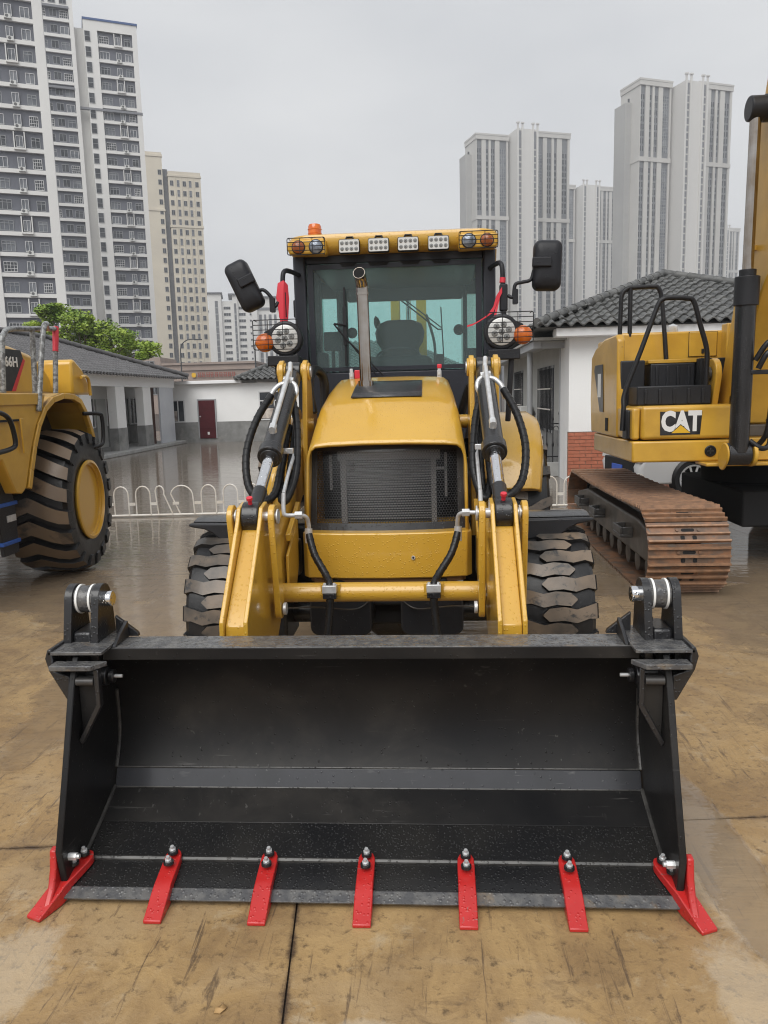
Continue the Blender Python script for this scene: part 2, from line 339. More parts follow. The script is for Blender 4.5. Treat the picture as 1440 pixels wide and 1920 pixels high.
def link(name, me, parent=None, bevel=0., seg=2, local=False, kind=None, label=None):
    o = bpy.data.objects.new(name, me); COL.objects.link(o)
    if parent is not None:
        o.parent = parent
        if parent in THINGS and not local: o.matrix_parent_inverse = parent.matrix_basis.inverted()
    if bevel:
        b = o.modifiers.new('bevel', 'BEVEL'); b.width = bevel; b.segments = seg; b.limit_method = 'ANGLE'; b.angle_limit = R(35); b.harden_normals = False
    if kind: o['kind'] = kind
    if label: o['label'] = label
    return o
def thing(name, label, cat, loc=(0,0,0), rz=0., group=None):
    o = bpy.data.objects.new(name, None); COL.objects.link(o); o.empty_display_size = .2
    o.location = loc; o.rotation_euler = (0, 0, rz); o['label'] = label; o['category'] = cat
    if group: o['group'] = group
    THINGS.add(o); return o
def tag(o, label, cat, group=None):
    o['label'] = label; o['category'] = cat
    if group: o['group'] = group
    return o
def inst(name, me, parent, loc=(0,0,0), rot=(0,0,0), scale=(1,1,1), local=True):
    """one more piece that shares mesh data"""
    o = bpy.data.objects.new(name, me); COL.objects.link(o); o.parent = parent
    if parent in THINGS and not local: o.matrix_parent_inverse = parent.matrix_basis.inverted()
    o.location = loc; o.rotation_euler = rot; o.scale = scale
    return o
def spline(pts, n=6):
    pts = [Vector(p) for p in pts]; out = []
    for i in range(len(pts)-1):
        p0, p1, p2, p3 = pts[max(i-1, 0)], pts[i], pts[i+1], pts[min(i+2, len(pts)-1)]
        for k in range(n):
            t = k/n
            out.append(.5*((2*p1) + (p2-p0)*t + (2*p0-5*p1+4*p2-p3)*t*t + (3*p1-p0-3*p2+p3)*t**3))
    out.append(pts[-1]); return out
def arc(cx, cy, r, a0, a1, n=8):
    return [(cx + r*math.cos(R(a0+(a1-a0)*k/n)), cy + r*math.sin(R(a0+(a1-a0)*k/n))) for k in range(n+1)]
def rrect(x0, x1, y0, y1, r, n=4):
    return arc(x1-r, y1-r, r, 0, 90, n) + arc(x0+r, y1-r, r, 90, 180, n) + arc(x0+r, y0+r, r, 180, 270, n) + arc(x1-r, y0+r, r, 270, 360, n)
def flip(pts): return [(-p[0], p[1], p[2]) for p in pts]
def text_mesh(txt, size, name='lettering'):
    c = bpy.data.curves.new(name, 'FONT'); c.body = txt; c.size = size; c.extrude = .0015; c.align_x = 'CENTER'; c.align_y = 'CENTER'; c.resolution_u = 3
    o = bpy.data.objects.new(name, c); me = bpy.data.meshes.new_from_object(o); bpy.data.objects.remove(o); return me
# ================================================================== SETTING: ground of concrete slabs
g = MB(); g.add([(-900, -300, -.016), (900, -300, -.016), (900, 1500, -.016), (-900, 1500, -.016)], [(0, 1, 2, 3)])
ground = g.build('ground', 'joint_dirt', kind='structure')
SLAB = 5.0; ga = R(5.4); e1 = Vector((math.cos(ga), math.sin(ga))); e2 = Vector((-math.sin(ga), math.cos(ga))); corner = Vector((-.285, 2.925))
sm = MB(); sm.bx(.003, SLAB-.003, .003, SLAB-.003, -.014, 0)
slab_me = mesh_of(sm, 'slab', 'wet_concrete')
for i in range(-7, 7):
    for j in range(-2, 9):
        p = corner + e1*(i*SLAB) + e2*(j*SLAB)
        o = inst('slab', slab_me, ground, (p.x, p.y, 0), (0, 0, ga))

# ------------------------------------------------------------------ windows shared by the far buildings
def window_mesh(w, h, nx=2, ny=1, frame='frame_grey', glass='window_dark', t=.06, sash=.0):
    """window: outer frame, mullions, glass set back; origin at its centre, facing local -y"""
    m = MB(); f = .07
    m.bx(-w/2, w/2, .02, .05, -h/2, h/2, 1)
    m.bx(-w/2, w/2, -.06, .02, h/2-f, h/2); m.bx(-w/2, w/2, -.06, .02, -h/2, -h/2+f)
    m.bx(-w/2, -w/2+f, -.058, .02, -h/2+f, h/2-f); m.bx(w/2-f, w/2, -.058, .02, -h/2+f, h/2-f)
    for k in range(1, nx): x = -w/2 + w*k/nx; m.bx(x-t/2, x+t/2, -.05, .02, -h/2+f, h/2-f)
    for k in range(1, ny): z = -h/2 + h*k/ny; m.bx(-w/2+f, w/2-f, -.045, .02, z-t/2, z+t/2)
    if sash: m.bx(-w/2+f, w/2-f, -.04, .02, h/2-f-sash, h/2-f-sash+t)
    return mesh_of(m, 'window', [frame, glass])
def ac_mesh():
    m = MB(); m.bx(-.42, .42, -.38, 0, -.28, .28, 0); m.cyl((-.1, -.385, 0), (-.1, -.40, 0), .22, n=12, mi=1); m.bx(-.5, .5, -.5, .05, -.36, -.30, 0)
    return mesh_of(m, 'air_conditioner', ['ac_white', 'ac_grille'])
AC = ac_mesh()
W19 = window_mesh(1.9, 1.5, 3, 1, 'frame_grey', 'window_pale', sash=.4); W12 = window_mesh(1.25, 1.5, 2, 1, 'frame_grey', 'window_pale', sash=.4)
W10 = window_mesh(1.0, 1.6, 2, 1, 'frame_white', 'window_pale'); W16 = window_mesh(1.6, 1.5, 2, 1, 'frame_grey', 'window_pale', sash=.4)
W14 = window_mesh(1.4, 1.6, 2, 1, 'frame_grey', 'window_dark'); WST = window_mesh(1.1, 2.0, 1, 2, 'frame_grey', 'window_dark'); W14L = window_mesh(1.9, 1.5, 4, 2, 'frame_white', 'window_pale')

ALT = {}
for _w, _a in ((W19, (1.9, 1.5, 3, 1)), (W12, (1.25, 1.5, 2, 1)), (W16, (1.6, 1.5, 2, 1))):
    ALT[_w] = [_w, window_mesh(*_a, 'frame_grey', 'window_dark', sash=.4), window_mesh(*_a, 'frame_white', 'window_pale'), window_mesh(_a[0], _a[1], 4, 3, 'frame_white', 'window_dark', t=.05)]
def bay(th, u0, u1, rows, cols, panel, depth=.55, white='tower_white', y0=.12, band=.85, spandrel=None):
    """one window bay of a grey and white tower; grey panels per floor between white floor bands"""
    pm = MB(); pm.bx(u0+panel[0], u0+panel[1], depth-.02, depth+.3, rows[0]-2.2, rows[-1]+2.0)
    pan = pm.build('grey_panel', 'tower_grey', th, local=True)
    bm_ = MB(); bm_.bx(u0+panel[0], u0+panel[1], y0, depth, -1.5, -1.5+band*.68); bme = mesh_of(bm_, 'floor_band', white)
    for z in list(rows)+[rows[-1]+3]: inst('floor_band', bme, th, (0, 0, z))
    if spandrel:
        s = MB(); s.bx(u0+spandrel[0], u0+spandrel[1], depth-.35, depth, -1.05, -.62); sme = mesh_of(s, 'spandrel', 'tower_recess')
        for z in rows: inst('spandrel', sme, th, (0, 0, z))
    for z in rows:
        for (u, me, dz) in cols: inst('window', random.choice(ALT.get(me, [me])), th, (u0+u, depth-.05, z+dz))
def acs(th, spots):
    for p in spots: inst('air_conditioner', AC, th, p)

# tower in front on the left edge
rzT = R(25)
tA = thing('apartment_tower', 'grey and white apartment tower at the edge, with white protruding air conditioner bays, big windows', 'apartment tower', (-56.0, 119, 0), rzT, 'grey and white apartment towers')
rowsA = [22.5+3*k for k in range(-7, 15)]
m = MB(); m.bx(-1.35, 0, 0, 14, 0, 70); m.bx(-10.2, -8.7, 0, 14, 0, 70); m.bx(-8.7, -1.35, .84, 14, 0, 70); m.bx(-24, -10.2, .84, 14, 0, 70); m.bx(-24.6, -24, 0, 14, 0, 70)
for z in rowsA: m.bx(-23.9, -10.21, .2, .83, z-1.5, z-.9)
m.build('wall', 'tower_white', tA, local=True)
bay(tA, -8.7, -1.35, rowsA, [(1.3, W19, 0), (6.3, W12, 0)], (.0, 7.35))
for k, z in enumerate(rowsA):
    inst('window', W10, tA, (-4.6, .28, z)); inst('window', W19, tA, (-11.6, .79, z)); inst('window', W14, tA, (-14.8, .79, z))
    if k % 4 == 1: 
        mm = MB(); mm.bx(-5.4, -5.25, -.1, .5, z-1.1, z+1.3); mm.bx(-3.95, -3.8, -.1, .5, z-1.1, z+1.3); mm.bx(-5.4, -3.8, -.25, .5, z-1.25, z-1.0); mm.build('balcony', 'tower_white', tA, local=True)
    else: inst('air_conditioner', AC, tA, (-4.6+random.uniform(-.2, .2), .2, z-.95))

tB = thing('apartment_tower', 'tall grey and white apartment tower with a blue edged roof and plain white end wall', 'apartment tower', (-60.9, 172, 0), rzT, 'grey and white apartment towers')
rowsC = [76.8-3*k for k in range(23, -1, -1)]; rowsB = [29.4+3*k for k in range(-8, 18)]
m = MB(); m.bx(-1.0, 0, 0, 13, 0, 80.2); m.bx(-10.6, -7.9, .0, 13, 0, 80.2); m.bx(-7.9, -1.0, .84, 13, 0, 80.2); m.bx(-7.9, -1.0, 0, .84, 78.3, 80.2)
m.bx(-12.4, -10.6, 1.6, 13, 0, 79); m.bx(-13.2, -12.4, -.6, 13, 0, 84.5); m.bx(-20.2, -19.4, -.6, 13, 0, 84.5); m.bx(-19.4, -13.2, .24, 13, 0, 84.5); m.bx(-19.4, -13.2, -.6, .24, 81.7, 84.5); m.bx(-23, -20.2, 1.6, 13, 0, 84)
m.build('wall', 'tower_white', tB, local=True)
mm = MB(); mm.bx(-10.7, .15, -.15, 13, 80.2, 80.6); mm.build('roof_edge', 'blue_trim', tB, local=True)
mm = MB()
for (a, b, y, z) in ((-13.3, 0.12, -.14, 62.6), (-20.3, -13.15, -.72, 66.0), (-20.3, -13.15, -.72, 81.4)): mm.bx(a, b, y, y+.6, z, z+.45)
mm.build('cornice', 'tower_recess', tB, local=True)
bay(tB, -7.9, -1.0, rowsC, [(1.2, W19, 0), (5.9, W12, 0)], (.0, 6.9))
for k, z in enumerate(rowsC):
    inst('window', W10, tB, (-3.9, .35, z)); inst('window', WST, tB, (-9.9, -.055, z+.2))
    if k % 6 in (2, 5):
        mm = MB(); mm.bx(-4.7, -4.55, -.1, .5, z-1.1, z+1.3); mm.bx(-3.25, -3.1, -.1, .5, z-1.1, z+1.3); mm.bx(-4.7, -3.1, -.25, .5, z-1.25, z-1.0); mm.build('balcony', 'tower_white', tB, local=True)
    else: inst('air_conditioner', AC, tB, (-3.9+random.uniform(-.2, .2), .2, z-.95))
for z in rowsB: z
old = tB
bm2 = MB()
bay(tB, -19.4, -13.2, rowsB, [(1.0, W16, 0), (3.2, W14, .1), (5.2, W16, 0)], (0, 6.2), depth=-.05, y0=-.48, spandrel=(2.5, 3.9))
for z in rowsB: inst('window', WST, tB, (-21.4, 1.55, z+.2))
for u in (-18.4, -16.3, -14.2): inst('window', W14, tB, (u, -.64, 83.0))

# beige tower
tC = thing('apartment_tower', 'beige tiled apartment tower with small square windows behind the grey and white tower', 'apartment tower', (-88.4, 246, 0), R(24))
m = MB(); m.bx(-6, 6.0, 0, 16, 0, 78.5); m.bx(-6.2, 6.2, -.2, 16.2, 77.2, 77.9); m.bx(-6.2, 6.2, -.2, 16.2, 61, 61.6); m.build('wall', 'tower_beige', tC, local=True)
m = MB(); m.bx(6.0, 7.6, 1.5, 16, 0, 74); m.build('recess_wall', 'strip_dark', tC, local=True)
m = MB(); m.bx(7.6, 17.6, 0, 16, 0, 73.2); m.bx(7.4, 17.8, -.2, 16.2, 71.6, 72.2); m.bx(7.4, 17.8, -.2, 16.2, 56.3, 57.0)
for u in (9.65, 11.55, 13.4, 15.25): m.bx(u-.12, u+.12, -.18, 0, 4, 71.5)
m.build('wall', 'tower_beige', tC, local=True)
WB = window_mesh(1.05, 1.55, 2, 1, 'frame_grey', 'window_dark'); WB2 = window_mesh(.8, 2.0, 1, 2, 'frame_grey', 'window_pale')
for k in range(23):
    z = 69.6-2.95*k
    for q_, u in enumerate((8.6, 10.6, 12.5, 14.3, 16.4)): inst('window', WB2 if q_ in (1, 3) else WB, tC, (u, -.055, z))
    inst('window', WB, tC, (5.1, -.055, z+3))

# white tower far behind
tD = thing('apartment_tower', 'distant white apartment tower with flat projecting roof caps and rows of balconies', 'apartment tower', (-97, 326, 0), R(14))
def seg(th, segs, mat_, name='wall'):
    for (a, b, y, z) in segs:
        m = MB(); m.bx(a, b, y, 18, 0, z); m.build(name, mat_, th, local=True)
seg(tD, [(0, 4.0, 1.0, 40), (4.0, 9.2, -.5, 46), (9.2, 13.8, .6, 43), (13.8, 15.9, -.4, 45.5), (15.9, 19.6, .7, 44), (19.6, 24.0, -.5, 43), (24.0, 34, 1.2, 44.5)], 'tower_white')
m = MB(); m.bx(3.6, 9.8, -1.2, 18, 46, 46.5); m.bx(12.2, 16.6, -1.2, 18, 45.5, 46.0); m.bx(24, 34.6, .4, 18, 44.5, 45.1); m.bx(23.9, 33.4, .9, 1.2, 39.4, 40.4); m.bx(0.05, 3.9, .7, 1, 38.6, 39.3); m.build('roof_cap', 'tower_recess', tD, local=True)
for (u, y, wd, zt) in ((1.0, .9, .7, 36), (2.6, .9, 1.1, 36), (7.2, -.6, 1.2, 43), (14.9, -.5, .9, 42), (25.3, 1.1, 1.2, 37.5), (27.3, 1.1, .8, 37.5), (29.4, 1.1, 1.2, 37.5), (31.6, 1.1, 1.0, 37.5)):
    m = MB(); m.bx(u-wd/2, u+wd/2, y, y+.08, 2, zt)
    for z in [3+2.64*k for k in range(int((zt-3)/2.64))]: m.bx(u-wd/2, u+wd/2, y-.06, y, z, z+.5, 1)
    m.build('window_strip', ['strip_dark', 'frame_grey'], tD, local=True)
WD1 = window_mesh(2.9, 1.25, 3, 1, 'frame_white', 'window_dark'); WD2 = window_mesh(.85, .9, 1, 1, 'frame_white', 'window_dark')
for k in range(15):
    z = 40.2-2.64*k
    inst('window', WD1, tD, (11.5, .55, z)); inst('window', WD1, tD, (17.7, .65, z)); inst('window', WD2, tD, (21.2, -.55, z-.1))

# stone towers on the right
WW = window_mesh(2.7, 2.5, 3, 2, 'frame_grey', 'window_pale', t=.12); WN = window_mesh(1.5, 2.4, 2, 1, 'frame_grey', 'window_dark', t=.12); WS = window_mesh(.9, 2.3, 1, 1, 'frame_grey', 'window_dark')
def stone_tower(label, loc, rz, wl, wr, core, gap, zL, zC, zR, zc, row0, nrow, group='pale stone apartment towers'):
    th = thing('apartment_tower', label, 'apartment tower', loc, rz, group)
    def wing(u0, u1, z, cols):
        D = 14
        m = MB(); m.bx(u0, u1, .7, D, 0, z); m.bx(u0-.35, u1+.35, -.35, D, z-2.4, z); m.bx(u0-.25, u1+.25, -.25, D, zc-.9, zc+.9); m.bx(u0-.5, u1+.5, -.5, D, z-.5, z+.3)
        W = u1-u0; edges = [u0]
        for (a, b, me) in cols: edges += [u0+a*W, u0+b*W]
        edges.append(u1)
        for k in range(0, len(edges), 2): m.bx(edges[k], edges[k+1]+.001, 0, .72, 0, z-2.3)
        m.build('wall', 'tower_stone', th, local=True)
        for (a, b, me) in cols:
            s = MB(); s.bx(u0+a*W+.02, u0+b*W-.02, .55, .69, 0, z-2.5); s.build('window_strip', 'strip_dark', th, local=True)
            wd = {WW: 2.7, WN: 1.5, WS: .9}[me]
            for k in range(nrow):
                zz = row0-3*k
                if abs(zz-zc) < 2.0: continue
                inst('window', me, th, (u0+(a+b)/2*W, .52, zz), scale=((b-a)*W*.94/wd, 1, 1))
    wing(0, wl, zL, [(.02, .17, WN), (.30, .39, WS), (.46, .59, WN), (.73, .95, WW)])
    c0 = wl+gap; c1 = c0+core
    m = MB(); m.bx(c0, c1, -7, 12, 0, zC)
    for u in (c0+.25, c0+2.7, c1-2.7, c1-.25): m.bx(u-.45, u+.45, -7.5, -7.0, 0, zC+2.2); m.bx(u-.75, u+.75, -7.8, -6.7, zC+2.2, zC+2.8)
    m.build('core_wall', 'tower_stone_light', th, local=True)
    for u in (c0+1.5, c1-1.5):
        s = MB(); s.bx(u-.6, u+.6, -7.1, -7.02, 0, zC-1)
        for k in range(nrow): s.bx(u-.6, u+.6, -7.2, -7.1, row0-3*k-.8, row0-3*k-.2, 1)
        s.build('window_strip', ['strip_dark', 'tower_stone'], th, local=True)
    w0 = c1+gap
    wing(w0, w0+wr, zR, [(.03, .25, WW), (.36, .49, WN), (.56, .64, WS), (.78, .94, WN)])
    m = MB(); m.bx(wl+.05, c0-.05, 2.5, 11, 0, zL-3); m.bx(c1+.05, w0-.05, 2.5, 11, 0, zL-3); m.bx(-3.2, -.05, 6, 14, 0, zL-8); m.build('recess_wall', 'tower_stone_shaded', th, local=True)
    for k in range(nrow): inst('window', WS, th, (-1.6, 6, row0-3*k), scale=(1.2, 1, .7))
    return th
stone_tower('pale stone apartment tower with a plain pillared core seen above the cab roof and mirror', (23.4, 400, 0), R(20), 17.0, 20.0, 11.0, 1.6, 127, 128.5, 130, 88, 119.5, 34)
stone_tower('tallest pale stone apartment tower rising over the hip roofed house', (91.5, 360, 0), R(22), 16.0, 18.0, 11.5, 1.6, 133.5, 132, 135, 101, 126.5, 38)
stone_tower('lower pale stone apartment tower half hidden between two taller ones', (78.5, 520, 0), R(20), 16, 15.5, 12, 1.6, 132, 131, 132, 98, 124, 30)
stone_tower('small far pale stone tower just showing behind the tallest one', (204, 640, 0), R(20), 16, 14, 12, 1.6, 124, 124, 126, 93, 114, 30)

# brown shop building with a red lettered fascia
shop = thing('shop_building', 'low brown commercial building with red lettered fascia beyond the yard wall', 'building', (-31, 110, 0), R(2))
m = MB(); m.bx(-7.2, 6.0, 0, 12, 0, 6.9); m.bx(-7.4, 6.2, -.25, 12, 6.9, 7.2); m.bx(-7.4, 6.2, -.2, 0, 6.1, 6.3); m.bx(-7.4, 6.2, -.25, 0, 4.6, 4.8); m.bx(-14, -7.2, 1, 12, 0, 5.4); m.bx(-12.8, -8.2, 2, 10, 5.4, 8.2); m.build('wall', 'shop_brown', shop, local=True)
WSH = window_mesh(2.6, 1.6, 3, 1, 'frame_grey', 'window_dark')
for u in (-5.6, -1.5, 1.6, 4.3): inst('window', WSH, shop, (u, -.02, 3.5))
inst('window', W14, shop, (-9.8, 1.98, 6.9)); inst('window', WSH, shop, (-9.4, .98, 3.6))
for k in range(9):
    s = MB(); u = -2.0+k*.62
    rs = random.Random(k)
    for q_ in range(3): z = 5.18+q_*.24; s.bx(u-.2, u+.2, -.3, -.24, z, z+.07)
    for q_ in range(2): x = u+(-.2 if q_ == 0 else rs.uniform(.0, .2)); s.bx(x, x+.09, -.32, -.25, 5.1, 5.78)
    s.build('sign_character', 'shop_sign_red', shop, local=True)
s = MB(); s.prism(rrect(-3.1, -2.5, 5.1, 5.75, .2), 'y', -.32, -.25); s.build('sign_emblem', 'decal_yellow', shop, local=True)

def lamp_post(label, loc, h, arm, rz):
    t = thing('street_lamp', label, 'street lamp', loc, rz)
    m = MB(); m.cyl((0, 0, 0), (0, 0, h*.85), .09, .06); m.build('pole', 'lamp_pole', t, local=True)
    m = MB(); m.tube(spline([(0, 0, h*.85), (.1*arm, 0, h*.94), (.5*arm, 0, h), (arm, 0, h*1.005)], 5), .05, 8); m.build('arm', 'lamp_pole', t, local=True)
    m = MB(); m.prism(rrect(arm-.1, arm+.7, -.12, .12, .1), 'z', h*1.0-.05, h*1.0+.06); m.build('lamp_head', 'lamp_pole', t, local=True)
lamp_post('slim street lamp with a long curved arm before the beige tower', (-25.2, 78, 0), 7.9, 1.6, 0)
lamp_post('dark straight street lamp post in front of the brown shop', (-14.8, 66, 0), 6.9, .5, R(10))

# ================================================================== tiled roofs
def tile_mesh(w, l, matn='tile'):
    """S-profile roof tile, slope runs along +y (up), thickness and curl real"""
    m = MB(); n = 7
    prof = [(w*(k/(n-1)), .32*w*math.sin(PI*2*k/(n-1)*.98)*.55) for k in range(n)]
    rings = []
    for (yy, dz) in ((0, .03), (0, .0), (l, -.012)):
        rings.append([(x, yy, z+dz+.03) for x, z in prof])
    # upper surface + front lip
    m.loft([rings[1], rings[0]], caps=False, closed=False); m.loft([rings[0], [(x, l, z+.018) for x, z in prof]], caps=False, closed=False)
    return mesh_of(m, 'roof_tile', matn, 60)
def slope_frame(o, du, dv):
    u = Vector(du).normalized(); v = Vector(dv).normalized(); n = u.cross(v).normalized(); v = n.cross(u)
    return Matrix(((u.x, v.x, n.x, o[0]), (u.y, v.y, n.y, o[1]), (u.z, v.z, n.z, o[2]), (0, 0, 0, 1)))
def tiles_on(parent, o, du, dv, inside, w, l, umax, vmax, limit, part='roof_tile', matn='tile', umin=0):
    """tile a roof plane: o corner at the eave, du along the eave, dv up the slope; inside(u, v) clips to the face"""
    F = slope_frame(o, du, dv); me = tile_mesh(w, l*1.15, matn); spots = []
    for r in range(int(vmax/l)+1):
        for c in range(int((umax-umin)/w)+1):
            u = umin+c*w; v = r*l
            if inside(u+w/2, v+l/2): spots.append((u, v))
    rest = MB(); src = [tuple(x.co) for x in me.vertices]; fcs = [tuple(p.vertices) for p in me.polygons]
    for i, (u, v) in enumerate(spots):
        Mx = F @ Matrix.Translation((u, v, .01+random.uniform(-.004, .004)))
        if i < limit:
            ob = bpy.data.objects.new(part, me); COL.objects.link(ob); ob.parent = parent
            ob.matrix_parent_inverse = parent.matrix_basis.inverted() if parent in THINGS else Matrix(); ob.matrix_basis = Mx
        else: rest.add([Mx @ Vector(p) for p in src], fcs)
    if rest.v: rest.build('roof_tiles', matn, parent, kind='stuff', smooth=60)
def ridge_caps(parent, a, b, r, n, name='ridge_tile', matn='tile'):
    a, b = Vector(a), Vector(b); d = (b-a)/n
    for k in range(n):
        p = a+d*k; m = MB(); m.tube([p, p+d*1.08], [r*1.12, r*.95], 10); m.build(name, matn, parent)

# ------------------------------------------------------------------ hip roofed house on the right
house = thing('house', 'white walled house with red brick base and grey hipped tile roof', 'house', (5.7, 15.4, 0))
m = MB(); m.bx(2.93, 9.2, 15.4, 15.62, 1.0, 2.86); m.bx(2.93, 3.12, 15.62, 16.6, .0, 2.86); m.build('front_wall', 'white_wall', house)
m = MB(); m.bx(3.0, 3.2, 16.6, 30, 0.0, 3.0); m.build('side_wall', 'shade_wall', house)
m = MB(); m.bx(2.985, 2.999, 16.7, 30, 0.0, .95); m.build('side_plinth', 'grey_plinth', house)
m = MB(); m.bx(9.0, 9.2, 15.62, 30, 0.0, 2.9); m.bx(3.2, 9.2, 29.8, 30, 0, 2.9); m.build('back_wall', 'white_wall', house)
m = MB(); m.bx(2.62, 9.5, 15.02, 15.4, 2.82, 2.98); m.bx(2.66, 9.5, 15.40, 15.75, 2.87, 2.97); m.build('eave_board', 'white_trim', house, bevel=.01)
m = MB(); m.bx(2.30, 2.46, 15.9, 30, 2.66, 2.80); m.bx(2.47, 3.0, 15.95, 16.1, 2.66, 2.78); m.build('porch_beam', 'frame_grey', house)
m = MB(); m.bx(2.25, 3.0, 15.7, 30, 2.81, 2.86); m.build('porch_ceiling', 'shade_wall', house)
for (x, y) in ((2.96, 16.45), (2.42, 17.4), (2.42, 21.3), (2.42, 25.2)):
    m = MB(); m.cyl((x, y, 0), (x, y, 2.68), .05 if x > 2.9 else .06, n=12); m.build('porch_post', 'frame_grey', house)
m = MB(); m.bx(2.40, 3.0, 16.55, 16.75, 0, .30); m.bx(2.40, 2.58, 16.76, 30, 0, .29); m.build('porch_kerb', 'concrete_grey', house, bevel=.01)
# brick base, brick by brick
m = MB(); m.bx(2.94, 9.15, 15.412, 15.6, 0, .99); base = m.build('brick_base', 'mortar', house)
bm_ = MB(); bm_.bx(0, .222, -.022, .05, 0, .062); br = mesh_of(bm_, 'brick', 'brick')
for r in range(14):
    for c in range(9):
        x = 2.925+c*.233 - (.117 if r % 2 else 0)
        if x < 2.92: 
            o = inst('brick', br, base, (2.925, 15.412, .004+r*.0705), scale=(.5, 1, 1)); continue
        if x+.222 > 4.95: continue
        inst('brick', br, base, (x, 15.412+random.uniform(-.003, .003), .004+r*.0705))
rest = MB()
for r in range(14):
    for c in range(18):
        x = 4.96+c*.233 - (.117 if r % 2 else 0)
        if x+.222 < 9.15: rest.bx(x, x+.222, 15.392, 15.45, .004+r*.0705, .066+r*.0705)
rest.build('bricks', 'brick', base, kind='stuff')
# barred windows of the porch wall
for (y0, y1, z0, z1) in ((17.75, 19.9, .92, 2.32), (23.7, 26.1, .95, 2.38)):
    m = MB(); m.bx(2.972, 2.999, y0, y1, z0, z1, 1); m.bx(2.962, 2.999, y0-.06, y1+.06, z1, z1+.06); m.bx(2.962, 2.999, y0-.06, y1+.06, z0-.06, z0)
    wdw = m.build('window', ['frame_grey', 'window_dark'], house)
    for k in range(11):
        y = y0+(y1-y0)*k/10; b_ = MB(); b_.cyl((2.93, y, z0-.05), (2.93, y, z1+.05), .011, n=6); b_.build('bar', 'iron', wdw)
    for z in (z0+.47, z0+.94): b_ = MB(); b_.bx(2.92, 2.95, y0, y1, z-.014, z+.014); b_.build('bar', 'fence_white', wdw)
# roof planes
AP = (5.6, 18.6, 4.32); EZ = 2.99; FL, FR_, BL, BR_ = (2.25, 14.95, EZ), (9.55, 14.95, EZ), (2.25, 31, EZ), (9.55, 31, EZ); AP2 = (5.6, 27.5, 4.32)
m = MB(); m.add([FL, FR_, BR_, BL, AP, AP2], [(0, 1, 4), (1, 2, 5, 4), (2, 3, 5), (3, 0, 4, 5), (0, 3, 2, 1)]); roof = m.build('roof', 'tile', house)
du = Vector((1, 0, 0)); dv = Vector((0, AP[1]-FL[1], AP[2]-EZ)); LV = dv.length; W_ = FR_[0]-FL[0]; ax_ = AP[0]-FL[0]
tiles_on(roof, (FL[0], FL[1]-.06, EZ), du, dv, lambda u, v: 0 < v < LV+.02 and u > ax_*v/LV-.05 and u < W_-(W_-ax_)*v/LV+.05 and u < 5.2, .225, .30, W_, LV, 290)
dvl = Vector((AP[0]-FL[0], 0, AP[2]-EZ)); LL = dvl.length
tiles_on(roof, (FL[0]-.06, 31, EZ), (0, -1, 0), dvl, lambda u, v: 0 < v < LL and u < 16.05-3.65*v/LL+.05 and u > 3.5*v/LL, .24, .31, 16.1, LL, 0, part='roof_tile')
hipn = Vector((0, 0, .09))
ridge_caps(roof, Vector(FL)+hipn, Vector(AP)+hipn, .085, 16); ridge_caps(roof, Vector(AP)+hipn, Vector(FR_)+hipn, .085, 18); ridge_caps(roof, Vector(AP)+hipn, Vector(AP2)+hipn, .085, 20)
# iron fence on the porch kerb, one air conditioner on the porch wall
irn = thing('iron_railing', 'black wrought iron railing with spear tips on the porch kerb', 'railing', (2.7, 16.62, .30))
for k in range(5):
    x = 2.43+k*.128; m = MB(); m.cyl((x, 16.63, .30), (x, 16.63, 1.18 + (.12 if k in (0, 4) else 0)), .011, n=8); m.lathe([(.011, 0), (.026, .05), (.011, .11)], (x, 16.63, .62), (0, 0, 1), 8); m.lathe([(.011, 0), (.022, .03), (.001, .11)], (x, 16.63, 1.18 + (.12 if k in (0, 4) else 0)), (0, 0, 1), 8); m.build('picket', 'iron', irn)
for z in (.42, 1.12): m = MB(); m.bx(2.41, 2.97, 16.615, 16.645, z-.012, z+.012); m.build('rail', 'iron', irn)
for k in range(4):
    x = 2.494+k*.128; m = MB(); m.tube([(x+.058*math.cos(a*PI/8), 16.63, .98+.09*math.sin(a*PI/8)) for a in range(9)], .008, 6); m.build('scroll', 'iron', irn)
ac_ = thing('air_conditioner', 'white outdoor air conditioner unit on the porch wall under the barred windows', 'air conditioner', (2.8, 21.6, 1.15))
m = MB(); m.bx(2.62, 2.94, 21.1, 21.95, .85, 1.42); m.build('casing', 'ac_white', ac_, bevel=.015)
m = MB(); m.cyl((2.8, 21.09, 1.13), (2.8, 21.075, 1.13), .12); m.cyl((2.615, 21.5, 1.13), (2.6, 21.5, 1.13), .23); m.build('fan_grille', 'ac_grille', ac_)
m = MB(); m.bx(2.6, 2.999, 21.2, 21.25, .79, .84); m.bx(2.6, 2.999, 21.8, 21.85, .79, .84); m.build('bracket', 'iron', ac_)

# ------------------------------------------------------------------ colonnade block on the left
colb = thing('colonnade_building', 'long white single storey block with square columns and grey tile roof', 'building', (-11.5, 22, 0))
m = MB(); m.bx(-12.5, -10.35, 8, 32.6, 0, .13); m.build('step', 'concrete_grey', colb, bevel=.02)
m = MB(); m.bx(-12.45, -12.2, 8, 32.5, .13, 2.75); m.bx(-17.5, -12.45, 32.3, 32.55, 0, 2.75); m.build('back_wall', 'white_wall', colb)
m = MB(); m.bx(-12.19, -12.17, 8, 32.5, .13, .92); m.build('plinth', 'grey_plinth', colb)
m = MB(); m.bx(-10.95, -10.7, 8, 32.5, 2.36, 2.72); m.bx(-11.0, -10.5, 8, 32.6, 2.721, 2.79); m.build('beam', 'white_trim', colb, bevel=.01)
m = MB(); m.bx(-12.2, -10.95, 8, 32.5, 2.60, 2.66); m.build('porch_ceiling', 'shade_wall', colb)
